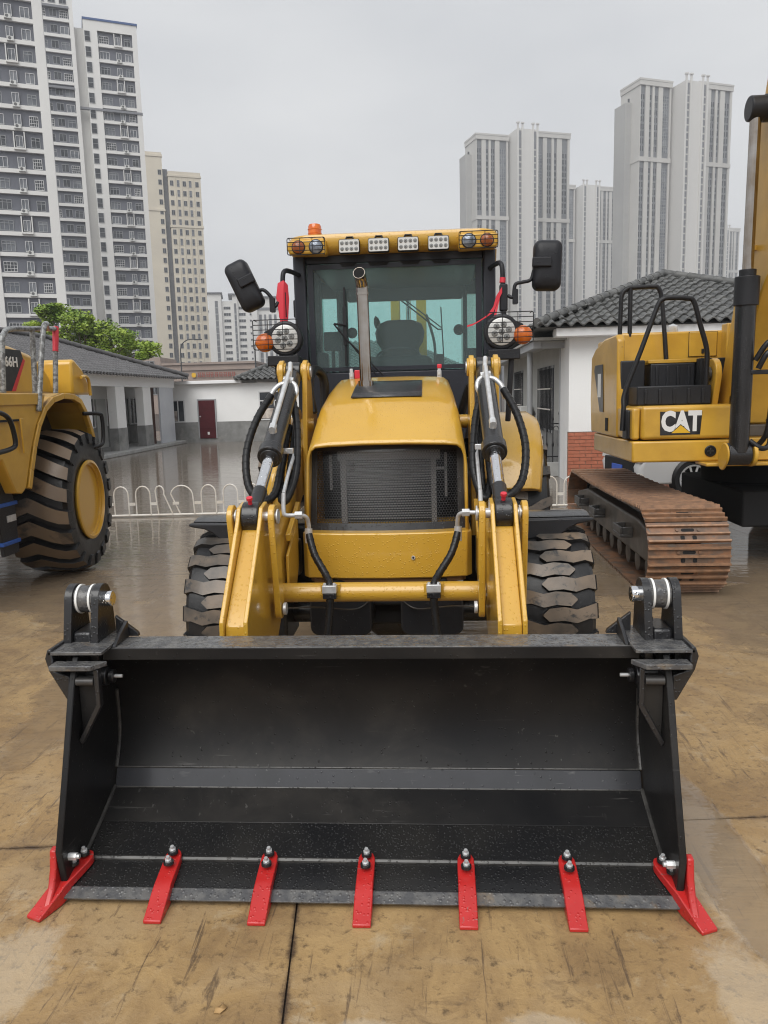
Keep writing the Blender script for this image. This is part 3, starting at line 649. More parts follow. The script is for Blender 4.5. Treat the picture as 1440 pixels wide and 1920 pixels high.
for y in (12.2, 15.0, 17.8, 20.6, 23.45, 26.2, 28.75):
    m = MB(); m.bx(-10.97, -10.66, y, y+.8, .13, 2.36); c_ = m.build('column', 'white_wall', colb, bevel=.01)
    m = MB(); m.bx(-10.98, -10.65, y-.012, y+.812, .131, .92); m.build('column_plinth', 'grey_plinth', c_)
m = MB(); m.bx(-10.75, -10.68, 30.55, 32.2, .13, 2.36); m.build('white_panel', 'panel_white', colb)
m = MB(); m.bx(-10.95, -10.9, 29.9, 30.5, .13, 2.36); m.build('door', 'brown_door', colb)
for (y0, y1, z0, z1, mt, nm) in ((29.0, 29.35, .14, 1.95, 'brown_door', 'door'), (27.9, 28.75, .14, 1.95, 'shade_wall', 'door'), (31.0, 31.7, .95, 1.95, 'window_dark', 'window'), (27.2, 27.6, .95, 1.95, 'window_dark', 'window'), (24.6, 25.3, .14, 1.95, 'brown_door', 'door'), (31.85, 32.4, .14, 1.8, 'brown_door', 'door')):
    m = MB(); m.bx(-12.19, -12.14, y0, y1, z0, z1); d_ = m.build(nm, mt, colb)
    if nm == 'window':
        m = MB(); m.bx(-12.15, -12.1, y0-.05, y0, z0, z1); m.bx(-12.15, -12.1, y1, y1+.05, z0, z1); m.bx(-12.15, -12.1, y0-.05, y1+.05, z1, z1+.05); m.bx(-12.15, -12.1, y0-.05, y1+.05, z0-.05, z0); m.bx(-12.15, -12.1, (y0+y1)/2-.02, (y0+y1)/2+.02, z0, z1); m.build('window_frame', 'frame_white', d_)
E1, E2, H1, H2 = (-10.25, 7, 2.80), (-10.25, 33.0, 2.80), (-14.2, 7, 4.25), (-14.2, 28.6, 4.25); E3, E4 = (-18.1, 33.0, 2.8), (-18.1, 7, 2.8)
m = MB(); m.add([E1, E2, H2, H1, E3, E4], [(0, 1, 2, 3), (1, 4, 2), (4, 5, 3, 2), (0, 5, 4, 1)]); roofc = m.build('roof', 'tile_far', colb)
sv_ = Vector((H1[0]-E1[0], 0, H1[2]-E1[2])); SL = sv_.length
tiles_on(roofc, (E1[0]+.06, 33.0, 2.80), (0, -1, 0), sv_, lambda u, v: 0 < v < SL and u > 4.4*v/SL-.05 and u < 24, .25, .32, 24, SL, 0, matn='tile_far')
ridge_caps(roofc, (E2[0], E2[1], 2.88), (H2[0], H2[1], 4.33), .09, 14, matn='tile_far'); ridge_caps(roofc, (H2[0], H2[1], 4.33), (H1[0], H1[1], 4.33), .09, 40, matn='tile_far')

# ------------------------------------------------------------------ white wall block across the end of the yard
yard = thing('yard_building', 'low white rendered block with maroon door and grey plinth across the yard', 'building', (-6, 33, 0))
m = MB(); m.bx(-11.05, 2.0, 33.0, 33.3, .0, 2.5); m.bx(-11.05, -10.8, 33.3, 38, 0, 2.5); m.build('wall', 'white_wall', yard)
m = MB(); m.bx(-11.06, 2.0, 32.975, 32.999, 0, .88); m.build('plinth', 'grey_plinth', yard)
m = MB(); m.bx(-11.15, -7.9, 32.75, 36.2, 2.5, 2.64); m.build('roof_slab', 'white_trim', yard, bevel=.015)
m = MB(); m.bx(-9.84, -9.14, 32.93, 32.97, .17, 1.80); dr = m.build('door', 'maroon', yard, bevel=.008)
for z in (.62, 1.02, 1.42): m = MB(); m.bx(-9.8, -9.18, 32.915, 32.929, z-.012, z+.012); m.build('door_ridge', 'maroon', dr)
m = MB(); m.bx(-9.5, -9.41, 32.915, 32.928, .33, .45); m.build('notice', 'decal_white', dr)
m = MB(); m.cyl((-9.78, 32.93, 1.12), (-9.78, 32.88, 1.12), .03); m.build('door_handle', 'zinc', dr)
m = MB(); m.bx(-9.9, -9.85, 32.94, 32.99, .17, 1.86); m.bx(-9.13, -9.08, 32.94, 32.99, .17, 1.86); m.bx(-9.849, -9.131, 32.94, 32.99, 1.81, 1.86); m.build('door_frame', 'frame_grey', dr)
for (x0, x1, z0, z1, tr_) in ((-11.02, -10.5, .93, 1.80, 0), (-7.15, -5.9, .95, 2.08, 1)):
    m = MB(); m.bx(x0, x1, 32.98, 32.992, z0, z1); wdw = m.build('window', 'window_dark', yard)
    m = MB(); f = .05
    m.bx(x0-f, x0, 32.94, 32.995, z0-f, z1+f); m.bx(x1, x1+f, 32.94, 32.995, z0-f, z1+f); m.bx(x0, x1, 32.94, 32.995, z1, z1+f); m.bx(x0, x1, 32.94, 32.995, z0-f, z0); m.bx((x0+x1)/2-.02, (x0+x1)/2+.02, 32.95, 32.99, z0, z1 if not tr_ else z1-.35)
    if tr_: m.bx(x0, x1, 32.95, 32.99, z1-.38, z1-.33)
    m.build('window_frame', 'frame_white', wdw)
    m = MB(); m.bx(x0+.03, (x0+x1)/2-.05, 32.965, 32.978, z0+.02, z0+.45); m.build('curtain', 'curtain', wdw)
EA, EB, RA, RB = (-8.1, 32.6, 2.62), (2.4, 32.6, 2.62), (-4.6, 36.4, 4.3), (-1, 36.4, 4.3)
m = MB(); m.add([EA, EB, RB, RA, (-8.1, 40, 2.62), (2.4, 40, 2.62)], [(0, 1, 2, 3), (0, 3, 4), (4, 3, 2, 5), (1, 5, 2), (0, 4, 5, 1)]); roofy = m.build('roof', 'tile', yard)
dv = Vector((0, 3.8, 1.68)); SL2 = dv.length
tiles_on(roofy, (-8.1, 32.55, 2.62), (1, 0, 0), dv, lambda u, v: 0 < v < SL2 and u > 3.5*v/SL2-.05 and u < 10.5-3.4*v/SL2, .25, .32, 10.4, SL2, 0, matn='tile')
ridge_caps(roofy, (-8.1, 32.6, 2.7), (-4.6, 36.4, 4.38), .09, 13)

# ------------------------------------------------------------------ tree behind the colonnade
def make_tree(name, label, loc, lumps, nleaf, leaf=.16, seed=3):
    rs = random.Random(seed); t = thing(name, label, 'tree', loc)
    m = MB(); m.tube(spline([(0, 0, 0), (.06, .0, 1.4), (-.05, .05, 2.6), (.0, 0, 4.2)], 5), [.2-.0075*k for k in range(16)], 10)
    tr = m.build('trunk', 'bark', t, local=True)
    for (x, y, z, r) in lumps:
        m = MB(); m.tube(spline([(0, 0, 2.2+rs.random()*.9), (x*.4, y*.4, 2.9+(z-2.6)*.45), (x*.92, y*.92, z)], 5), [.07-.0055*k for k in range(11)], 7); m.build('limb', 'bark', tr)
    m = MB(); V = []; Fc = []
    for i in range(nleaf):
        x, y, z, r = rs.choice(lumps)
        d = Vector((rs.gauss(0, 1), rs.gauss(0, 1), rs.gauss(0, 1))).normalized()
        # sub-clumps: leaves gather round a few directions
        q_ = Vector((math.sin(d.x*5+x), math.sin(d.y*5+y), math.sin(d.z*5+z)))
        rad = r*(rs.random()**.35)*(.78+.22*(q_.x+q_.y+q_.z)/1.6)
        c = Vector((x, y, z)) + Vector((d.x, d.y, d.z*.72))*rad
        a = Vector((rs.gauss(0, 1), rs.gauss(0, 1), rs.gauss(0, .5))).normalized(); b = (a.orthogonal()*rs.choice((-1, 1)) + d*.6).normalized()
        s = leaf*rs.uniform(.6, 1.25); o = len(V)
        V += [c-a*s*.5, c+b*s*.28, c+a*s*.5, c-b*s*.28]; Fc.append((o, o+1, o+2, o+3))
    m.add(V, Fc); me = bpy.data.meshes.new('crown'); me.from_pydata([tuple(v) for v in m.v], [], m.f); me.materials.append(MATS['leaf'])
    link('crown', me, t, local=True)
    return t
rsx = random.Random(5); lumps = []
for (x, y, z, r) in ((-1.3, 0, 6.15, .95), (-2.3, .4, 5.4, .8), (-.2, -.3, 5.7, 1.0), (.9, .2, 5.2, .95), (1.9, -.2, 4.75, .85), (2.9, .1, 4.2, .7), (-.9, .3, 4.9, 1.1), (.4, .2, 4.3, 1.0), (-2.2, 0, 4.4, .8), (1.5, .4, 3.9, .8), (-3.0, .2, 4.9, .6)):
    lumps.append((x*1.12, y, z+.2, r*1.0))
    for k in range(2): a = rsx.uniform(0, 2*PI); lumps.append((x+math.cos(a)*r*.7, y+math.sin(a)*r*.6, z+rsx.uniform(-.3, .45)*r, r*.45))
make_tree('leafy_tree', 'bright green broadleaf tree rising behind the grey tile roof', (-17.2, 38.5, 0), lumps, 34000, .18)

# ------------------------------------------------------------------ white hoop fence
fence_n = [0]
def hoop_fence(x0, x1, group, label, bent=()):
    t = thing('hoop_fence', label, 'fence', ((x0+x1)/2, 11.7+.06*((x0+x1)/2+4.8), 0), 0)
    fy = lambda x: 11.72+.052*(x+4.8)
    m = MB(); m.tube([(x0, fy(x0), .03), (x1, fy(x1), .03)], .018, 8); m.build('bottom_rail', 'fence_white', t)
    k = 0; x = x0+.06
    while x+.26 < x1:
        b0 = bent.get(k, (0, 0)) if isinstance(bent, dict) else (0, 0)
        pts = [(x, fy(x), .03), (x+b0[0], fy(x), .36)] + [(x+.115+b0[0]+(b0[1]-b0[0])*(q_/8)-.115*math.cos(PI*q_/8), fy(x), .36+.13*math.sin(PI*q_/8)) for q_ in range(1, 8)] + [(x+.23+b0[1], fy(x), .36), (x+.23, fy(x), .03)]
        m = MB(); m.tube(pts, .011, 7); m.build('hoop', 'fence_white', t)
        m = MB(); m.bx(x+.235, x+.335, fy(x)-.004, fy(x)+.004, .19, .235); m.build('link_plate', 'fence_white', t)
        x += .345; k += 1
hoop_fence(-6.9, -2.2, None, 'low white hoop fence with two bent hoops beside the big wheel loader tyre', {8: (-.03, -.13), 9: (-.14, -.02)})
hoop_fence(1.55, 3.6, None, 'short white hoop fence run in front of the red brick base', {})
# ================================================================== BACKHOE LOADER
BL = thing('backhoe_loader', 'yellow backhoe loader facing forward with wide black front bucket and red teeth', 'backhoe loader', (0, 5.2, 0))
def part(m, name, mats, bevel=0., parent=BL, **k): return m.build(name, mats, parent, bevel, **k)
def hull2(c1, r1, c2, r2, n=8):
    a = math.degrees(math.atan2(c2[1]-c1[1], c2[0]-c1[0])); d = math.hypot(c2[0]-c1[0], c2[1]-c1[1]); b = math.degrees(math.acos(max(-1, min(1, (r1-r2)/d))))
    return arc(*c1, r1, a+b, a+360-b, n) + arc(*c2, r2, a-b, a+b, n)

# ---------------------------------------------------------------- bucket
prof = [(2.63, .078), (2.79, .138), (2.94, .204), (2.972, .277)]
back = [(2.972, .277), (3.01, .35), (3.035, .44), (3.045, .53), (3.035, .62), (3.01, .70), (2.97, .77), (2.935, .82), (2.93, .838)]
m = MB()
def sheet(m, pts, x0, x1, th, mi=0):
    """bent steel sheet: pts along (y, z), thickened downwards and backwards"""
    n = len(pts); nr = []
    for i in range(n):
        a = pts[max(i-1, 0)]; b = pts[min(i+1, n-1)]; d = math.hypot(b[0]-a[0], b[1]-a[1]); nr.append(((b[1]-a[1])/d, -(b[0]-a[0])/d))
    low = [(p[0]+q_[0]*th, p[1]+q_[1]*th) for p, q_ in zip(pts, nr)]
    m.prism(pts+low[::-1], 'x', x0, x1, mi)
sheet(m, prof[1:3], -1.09, 1.09, .02)
bucket = part(m, 'bucket', 'bucket_black', .003)
m = MB(); sheet(m, prof[2:], -1.088, 1.088, .02); part(m, 'slope_strip', 'bucket_strip', .004, bucket)
m = MB(); sheet(m, prof[:2], -1.09, 1.09, .02); part(m, 'floor_plate', 'bucket_wet', .0, bucket)
m = MB(); sheet(m, back, -1.088, 1.088, .018); part(m, 'back_plate', 'bucket_black', .0, bucket, smooth=50)
m = MB(); m.bx(-1.02, 1.02, 2.79, 2.935, .838, .862); part(m, 'lip', 'lip_sheen', .004, bucket)
m = MB(); m.bx(-1.02, 1.02, 2.782, 2.789, .815, .861); part(m, 'lip_edge', 'bucket_black', .002, bucket)
m = MB(); m.tube([(-1.08, 2.94, .206), (1.08, 2.94, .206)], .0035, 6); m.tube([(-1.08, 2.972, .279), (1.08, 2.972, .279)], .0035, 6); m.tube([(-1.05, 2.632, .082), (1.05, 2.632, .082)], .009, 6); part(m, 'weld_seam', 'dust_weld', 0, bucket)
m = MB(); sheet(m, [(2.492, .030), (2.512, .040), (2.63, .076)], -1.105, 1.105, .026); part(m, 'cutting_edge', 'bucket_wet', .003, bucket)
m = MB(); m.prism([(2.470, .02), (2.4925, .0299), (2.515, .0435), (2.509, .0455), (2.466, .028)], 'x', -1.10, 1.10); part(m, 'edge_bevel', 'lip_sheen', .001, bucket)  # lighter colour here paints in the highlight along the edge
side = [(2.50, .05), (2.475, .20), (2.57, .45), (2.675, .745), (2.73, .85), (2.80, .862), (2.95, .862), (3.0, .80), (3.05, .70), (3.075, .56), (3.07, .44), (3.03, .31), (3.0, .25), (2.955, .17), (2.64, .05)]
for s in (-1, 1):
    X = lambda a: s*a
    m = MB(); m.prism(side, 'x', X(1.09), X(1.115)); part(m, 'side_plate', 'bucket_black', .004, bucket)
    m = MB(); m.tube(spline([(X(1.085), 2.94, .21), (X(1.085), 2.79, .147), (X(1.085), 2.63, .09)], 4), .008, 6); m.tube(spline([(X(1.086), 2.97, .28), (X(1.086), 3.03, .42), (X(1.086), 3.03, .6)], 4), .008, 6); part(m, 'weld_seam', 'dust_weld', 0, bucket)
    # clamshell hinge: two ears, boss, pin, rings
    for xa, xb in ((1.183, 1.152), (1.075, 1.045)):
        ear = [(2.99, .80), (2.965, 1.03)] + arc(2.90, 1.03, .062, 0, 180, 10) + [(2.80, .862), (2.80, .80)]
        m = MB(); m.prism(ear, 'x', X(xa), X(xb)); part(m, 'hinge_ear', 'black', .005, bucket)
    m = MB(); m.bx(min(X(1.151), X(1.076)), max(X(1.151), X(1.076)), 2.82, 2.97, .80, .915); part(m, 'hinge_web', 'black', .012, bucket)
    m = MB(); m.cyl((X(1.151), 2.90, 1.03), (X(1.076), 2.90, 1.03), .054, n=24); part(m, 'hinge_boss', 'lip_sheen', 0, bucket)
    for xr in (1.139, 1.088): m = MB(); m.cyl((X(xr-.004), 2.90, 1.03), (X(xr+.004), 2.90, 1.03), .059, n=24); part(m, 'seal_ring', 'white_ring', 0, bucket)
    m = MB(); m.cyl((X(1.08), 2.90, 1.03), (X(1.012), 2.90, 1.03), .031, n=20); part(m, 'hinge_pin', 'chrome', .004, bucket)
    m = MB(); m.cyl((X(1.183), 2.90, 1.03), (X(1.198), 2.90, 1.03), .012, n=10); part(m, 'grease_cap', 'red_tape', 0, bucket)
    m = MB(); m.cyl((X(1.08), 2.905, .93), (X(1.075), 3.06, .80), .022, n=10); part(m, 'clam_rod', 'black', 0, bucket)
    # outer wing plate, ledge, gussets
    m = MB(); m.prism([(X(1.196), .885), (X(1.208), .85), (X(1.196), .80), (X(1.135), .685), (X(1.117), .685), (X(1.117), .78), (X(1.175), .80), (X(1.18), .885)], 'y', 2.70, 2.98); part(m, 'hinge_plate', 'black', .005, bucket)
    m = MB(); m.bx(min(X(1.195), X(.985)), max(X(1.195), X(.985)), 2.70, 3.0, .862, .876); part(m, 'shelf_plate', 'lip_sheen', .003, bucket)
    m = MB(); m.prism([(X(1.17), 2.65), (X(1.01), 2.65), (X(.97), 2.71), (X(1.17), 2.71)], 'z', .818, .838); part(m, 'ledge', 'lip_sheen', .003, bucket)
    m = MB(); m.prism([(X(1.088), .78), (X(1.004), .78), (X(1.004), .672), (X(1.085), .53)], 'y', 2.705, 2.724); part(m, 'gusset', 'bucket_black', .003, bucket)
    m = MB(); m.prism([(X(1.012), .815), (X(.994), .815), (X(.994), .67), (X(1.078), .518), (X(1.09), .535), (X(1.012), .678)], 'y', 2.675, 2.7045); part(m, 'gusset_rib', 'black', .003, bucket)
    m = MB(); m.cyl((X(1.085), 2.69, .765), (X(1.016), 2.69, .765), .017, n=14); part(m, 'stop_bar', 'steel_dark', .002, bucket)
    m = MB(); m.prism([(2.93, .862), (2.93, .93), (2.85, .90), (2.79, .864)], 'x', X(.985), X(.97)); part(m, 'gusset', 'black', .003, bucket)
    m = MB(); m.prism([(X(1.024), .864), (X(.93), .864), (X(.935), .88), (X(1.024), .95)], 'y', 2.93, 2.95); part(m, 'gusset', 'black', .003, bucket)
    m = MB(); m.cyl((X(1.09), 2.80, .745), (X(1.01), 2.80, .745), .036, n=18); m.cyl((X(1.005), 2.80, .745), (X(.985), 2.80, .745), .026, n=18); part(m, 'pivot_pin', 'black', .003, bucket)
    m = MB(); m.cyl((X(.985), 2.80, .745), (X(.955), 2.80, .745), .007, n=8); part(m, 'grease_nipple', 'zinc', 0, bucket)
# teeth: loft of stations (y, half width, z top, z bottom)
def tooth(p_tip, p_end, w=.031, name='tooth'):
    a = Vector((p_tip[0], p_tip[1], 0)); b = Vector((p_end[0], p_end[1], 0)); d = b-a; L = d.length; d.normalize(); n = Vector((-d.y, d.x, 0))
    st = [(0, w*1.02, .013, .001), (.03, w*1.03, .026, .001), (.10, w*1.04, .060, .004), (.125, w*1.0, .072, .010), (.15, w, .078, .044), (L-.05, w, .098, .068), (L-.028, w*.96, .1045, .074), (L-.012, w*.75, .108, .078), (L-.003, w*.42, .110, .080), (L, w*.15, .111, .082)]
    rings = []
    for t, hw, zt, zb in st:
        p = a+d*t; rings.append([p+n*hw+Vector((0, 0, zb)), p+n*hw+Vector((0, 0, zt)), p-n*hw+Vector((0, 0, zt)), p-n*hw+Vector((0, 0, zb))])
    m = MB(); m.loft(rings); o = part(m, name, 'red', .0035, bucket)
    for tt in (L-.034, L-.085):
        p = a+d*tt; z = .078+.03*(tt-.12)/(L-.12)+.018
        b_ = MB(); b_.cyl((p.x, p.y, z-.006), (p.x, p.y, z+.004), .019, n=16, mi=1); b_.cyl((p.x, p.y, z+.003), (p.x, p.y-.003, z+.014), .0125, n=6); b_.cyl((p.x, p.y-.003, z+.013), (p.x, p.y-.006, z+.026), .007, n=10)
        b_.build('bolt', ['zinc', 'black'], bucket)
for x in (-.734, -.366, 0, .366, .734): tooth((x, 2.372), (x, 2.652))
for s in (-1, 1):
    tooth((s*1.165, 2.378), (s*1.058, 2.635))
    m = MB(); m.prism([(2.400, .02), (2.45, .07), (2.475, .13), (2.487, .20), (2.515, .205), (2.56, .10), (2.56, .05), (2.44, .006)], 'x', s*1.118, s*1.143); part(m, 'corner_guard', 'red', .006, bucket)
    m = MB(); m.cyl((s*1.09, 2.525, .155), (s*1.06, 2.525, .155), .014, n=6); m.cyl((s*1.062, 2.525, .155), (s*1.05, 2.525, .155), .009, n=10); part(m, 'bolt', 'zinc', 0, bucket)

# ---------------------------------------------------------------- lift arms, links, towers, cylinders
armp = [(3.60, 1.315), (3.50, 1.30), (3.455, 1.235), (3.105, .865), (3.10, .80), (3.12, .60), (3.20, .45), (3.33, .36), (3.42, .36), (3.62, .54), (3.90, .75), (4.05, .98), (5.30, 1.50), (5.36, 1.64), (5.27, 1.72), (5.10, 1.72), (4.10, 1.235), (3.80, 1.165), (3.68, 1.20)]
inner = [(3.66, 1.20), (3.50, 1.195), (3.13, .84), (3.125, .80), (3.145, .62), (3.22, .47), (3.35, .40), (3.42, .40), (3.60, .58), (3.86, .79), (4.03, 1.02), (5.28, 1.54), (5.25, 1.66), (4.12, 1.195), (3.80, 1.12)]
link_pts = dict(h1=[(-0.684, 4.55, 1.818), (-0.746, 4.4, 1.674), (-0.775, 4.25, 1.501), (-0.741, 4.12, 1.335), (-0.658, 4.05, 1.261), (-0.598, 4.1, 1.282), (-0.577, 4.2, 1.397), (-0.577, 4.45, 1.60)],
  h2=[(-0.557, 4.55, 1.805), (-0.509, 4.4, 1.637), (-0.487, 4.2, 1.41), (-0.522, 4.1, 1.269), (-0.557, 4.1, 1.261), (-0.588, 4.28, 1.40), (-0.571, 4.5, 1.637)],
  fit1=[(-0.590, 4.72, 2.01), (-0.584, 4.6, 1.903), (-0.636, 4.58, 1.879), (-0.672, 4.56, 1.842), (-0.688, 4.55, 1.799)],
  fit2=[(-0.584, 4.6, 1.903), (-0.543, 4.58, 1.877), (-0.532, 4.56, 1.836), (-0.554, 4.55, 1.789)],
  pipe=[(-0.505, 3.9, 1.315), (-0.505, 3.88, 1.226), (-0.492, 3.88, 1.203), (-0.432, 3.9, 1.199), (-0.398, 3.93, 1.183), (-0.389, 3.95, 1.137), (-0.393, 3.96, 1.092)],
  h3=[(-0.393, 3.96, 1.092), (-0.356, 3.9, 0.989), (-0.287, 3.82, 0.894), (-0.262, 3.755, 0.848), (-0.266, 3.74, 0.725), (-0.289, 3.7, 0.5)])
def hose(pts, r, name='hydraulic_hose', wraps=True):
    path = spline(pts, 10); m = MB(); m.tube(path, r, 12); o = part(m, name, 'hose')
    if wraps:      # spiral guard: dark grooves as small rings
        acc = 0; w_ = MB()
        for i in range(1, len(path)):
            acc += (path[i]-path[i-1]).length
            if acc > .034 and i < len(path)-1:
                acc = 0; d = (path[min(i+1, len(path)-1)]-path[i-1]).normalized(); w_.cyl(path[i]-d*.003, path[i]+d*.003, r*1.07, n=12)
        w_.build('spiral_groove', 'hose_joint', o, kind='stuff')
    return o
for s in (-1, 1):
    X = lambda a: s*a
    mir = (lambda pts: pts) if s < 0 else flip
    m = MB(); m.prism(armp, 'x', X(.650), X(.631)); m.prism(armp, 'x', X(.546), X(.527)); m.prism(inner, 'x', X(.630), X(.547))
    arm = part(m, 'lift_arm', 'yellow', .004)
    m = MB(); m.cyl((X(.70), 3.545, 1.25), (X(.47), 3.545, 1.25), .024, n=16); part(m, 'clevis_pin', 'zinc', .002, arm)
    # link plates inside and outside of the arm
    for (xa, xb, lo) in ((.505, .475, (3.60, .785)), (.70, .672, (3.62, .80))):
        m = MB(); m.prism(hull2((3.545, 1.25), .058, lo, .048), 'x', X(xa), X(xb)); lk = part(m, 'link_plate', 'yellow', .005, arm)
        m = MB(); m.cyl((X(min(xa, xb)-.004), 3.545, 1.25), (X(min(xa, xb)-.012), 3.545, 1.25), .036, n=20); part(m, 'pin_cap', 'zinc', .002, arm); m = MB(); m.cyl((X(min(xa, xb)-.004), *lo), (X(min(xa, xb)-.02), *lo), .03, n=20); part(m, 'pin_cap', 'zinc', .002, arm)
    m = MB(); m.prism([(3.93, .98), (4.25, 1.12), (4.25, .90), (4.1, .72), (3.92, .80)], 'x', X(.50), X(.515)); m.prism([(3.96, 1.05), (4.3, 1.18), (4.28, 1.22), (3.95, 1.09)], 'x', X(.49), X(.516)); part(m, 'arm_gusset', 'yellow', .004, arm)
    # tower plates
    for xa, xb in ((.672, .640), (.525, .494)):
        pl = [(5.05, .95), (4.90, 1.90)] + arc(4.80, 1.96, .072, -20, 200, 12) + [(4.66, 1.55), (4.60, .95)]
        m = MB(); m.prism(pl, 'x', X(xa), X(xb)); tw = part(m, 'tower_plate', 'yellow', .006)
        m = MB(); m.cyl((X(xa+.012), 4.80, 1.96), (X(xb-.012), 4.80, 1.96), .055, n=20); part(m, 'pin_boss', 'yellow', .006, tw)
        m = MB(); m.cyl((X(xb-.013), 4.80, 1.96), (X(xb-.018), 4.80, 1.96), .034, n=20); part(m, 'pin_cap', 'zinc', 0, tw)
    m = MB(); m.cyl((X(.50), 5.15, 1.62), (X(.30), 5.15, 1.62), .045, n=18); part(m, 'cross_bar', 'yellow')
    # tilt cylinder
    A = Vector((X(.585), 4.80, 1.96)); B = Vector((X(.585), 3.555, 1.262)); D = B-A
    P_ = lambda t: tuple(A+D*t)
    m = MB(); m.cyl(P_(.05), P_(.62), .054, n=24); cy = part(m, 'tilt_cylinder', 'black', .004)
    m = MB(); m.cyl(P_(.615), P_(.665), .066, n=24); m.cyl(P_(.66), P_(.672), .05, n=24); part(m, 'gland', 'black', .004, cy)
    m = MB(); m.cyl(P_(.66), P_(.875), .030, n=20); part(m, 'rod', 'chrome', 0, cy)
    m = MB(); m.cyl(P_(.87), P_(.97), .036, n=20); part(m, 'rod_collar', 'black', .003, cy)
    m = MB(); m.cyl((X(.628), 3.545, 1.25), (X(.548), 3.545, 1.25), .072, n=24); part(m, 'rod_eye', 'black', .006, cy)
    m = MB(); m.cyl((X(.628), 4.8, 1.96), (X(.54), 4.8, 1.96), .06, n=20); part(m, 'cylinder_eye', 'black', .005, cy)
    m = MB(); m.cyl((X(.588), 3.515, 1.315), (X(.588), 3.505, 1.338), .010, n=8); m.cyl((X(.588), 3.505, 1.336), (X(.588), 3.50, 1.348), .015, n=8); part(m, 'grease_cap', 'red_tape', 0, cy)
    up_ = D.cross(Vector((1, 0, 0))).normalized(); up_ = up_ if up_.z > 0 else -up_
    o_ = up_*.075
    m = MB(); m.tube([A+D*.10+o_, A+D*.53+o_], .014, 10); m.cyl(A+D*.525+o_, A+D*.56+o_, .02, n=8); m.cyl(A+D*.545+o_, A+D*.55+up_*.04, .02, n=8); part(m, 'steel_pipe', 'zinc', 0, cy)
    for nm in ('fit1', 'fit2'):
        m = MB(); m.tube(spline(mir(link_pts[nm]), 5), .0145, 10); q_ = mir(link_pts[nm])[-1]; q2 = mir(link_pts[nm])[-2]; dd = (Vector(q_)-Vector(q2)).normalized()
        m.cyl(Vector(q_)-dd*.012, Vector(q_)+dd*.03, .022, n=8); part(m, 'elbow_fitting', 'zinc', 0, cy)
    m = MB(); p0 = Vector(mir(link_pts['fit1'])[1]); m.cyl(p0+Vector((0, -.03, 0)), p0+Vector((0, .03, 0)), .024, n=8); m.cyl(p0+Vector((X(-.03), 0, 0)), p0+Vector((X(.03), 0, .008)), .02, n=6); part(m, 'tee_fitting', 'zinc', .002, cy)
    hose(mir(link_pts['h1']), .0215); hose(mir(link_pts['h2']), .0215)
    hose(mir([(-.545, 4.62, 1.74), (-.535, 4.45, 1.60), (-.533, 4.25, 1.42), (-.54, 4.15, 1.27)]), .016)
    m = MB(); m.tube(spline(mir([(-.515, 4.5, 1.62), (-.51, 4.3, 1.50), (-.505, 4.05, 1.40), (-0.505, 3.9, 1.315)]), 5), .010, 8); part(m, 'steel_pipe', 'zinc')
    m = MB(); m.bx(min(X(.575), X(.495)), max(X(.575), X(.495)), 4.16, 4.19, 1.50, 1.53); m.cyl((X(.535), 4.155, 1.515), (X(.535), 4.145, 1.515), .010, n=6); part(m, 'pipe_clamp', 'zinc', .003)
    m = MB(); m.tube(spline(mir(link_pts['pipe']), 6), .0115, 10); a_ = Vector(mir(link_pts['pipe'])[3]); m.cyl(a_-Vector((X(-.018), 0, 0)), a_+Vector((X(-.02), 0, 0)), .021, n=6); q_ = Vector(mir(link_pts['pipe'])[-1]); m.cyl(q_+Vector((0, 0, .025)), q_-Vector((0, 0, .05)), .0205, n=12); part(m, 'steel_pipe', 'zinc')
    hose(mir(link_pts['h3']), .0195)
    m = MB(); m.bx(X(.262)-.05, X(.262)+.05, 3.772, 3.80, .80, .862); part(m, 'clamp_base', 'yellow', .002)
    m = MB(); m.bx(X(.262)-.036, X(.262)+.036, 3.722, 3.771, .826, .864); cb = part(m, 'hose_clamp', 'zinc', .002)
    m = MB(); m.bx(X(.262)-.034, X(.262)+.034, 3.725, 3.771, .795, .825); part(m, 'clamp_block', 'black', .003, cb)
    for dx in (-.024, .024): m = MB(); m.cyl((X(.262)+dx, 3.745, .864), (X(.262)+dx, 3.743, .873), .008, n=6); part(m, 'bolt', 'zinc', 0, cb)
m = MB(); m.cyl((-.522, 3.825, .807), (.522, 3.825, .807), .05, n=28); part(m, 'cross_tube', 'yellow', 0)

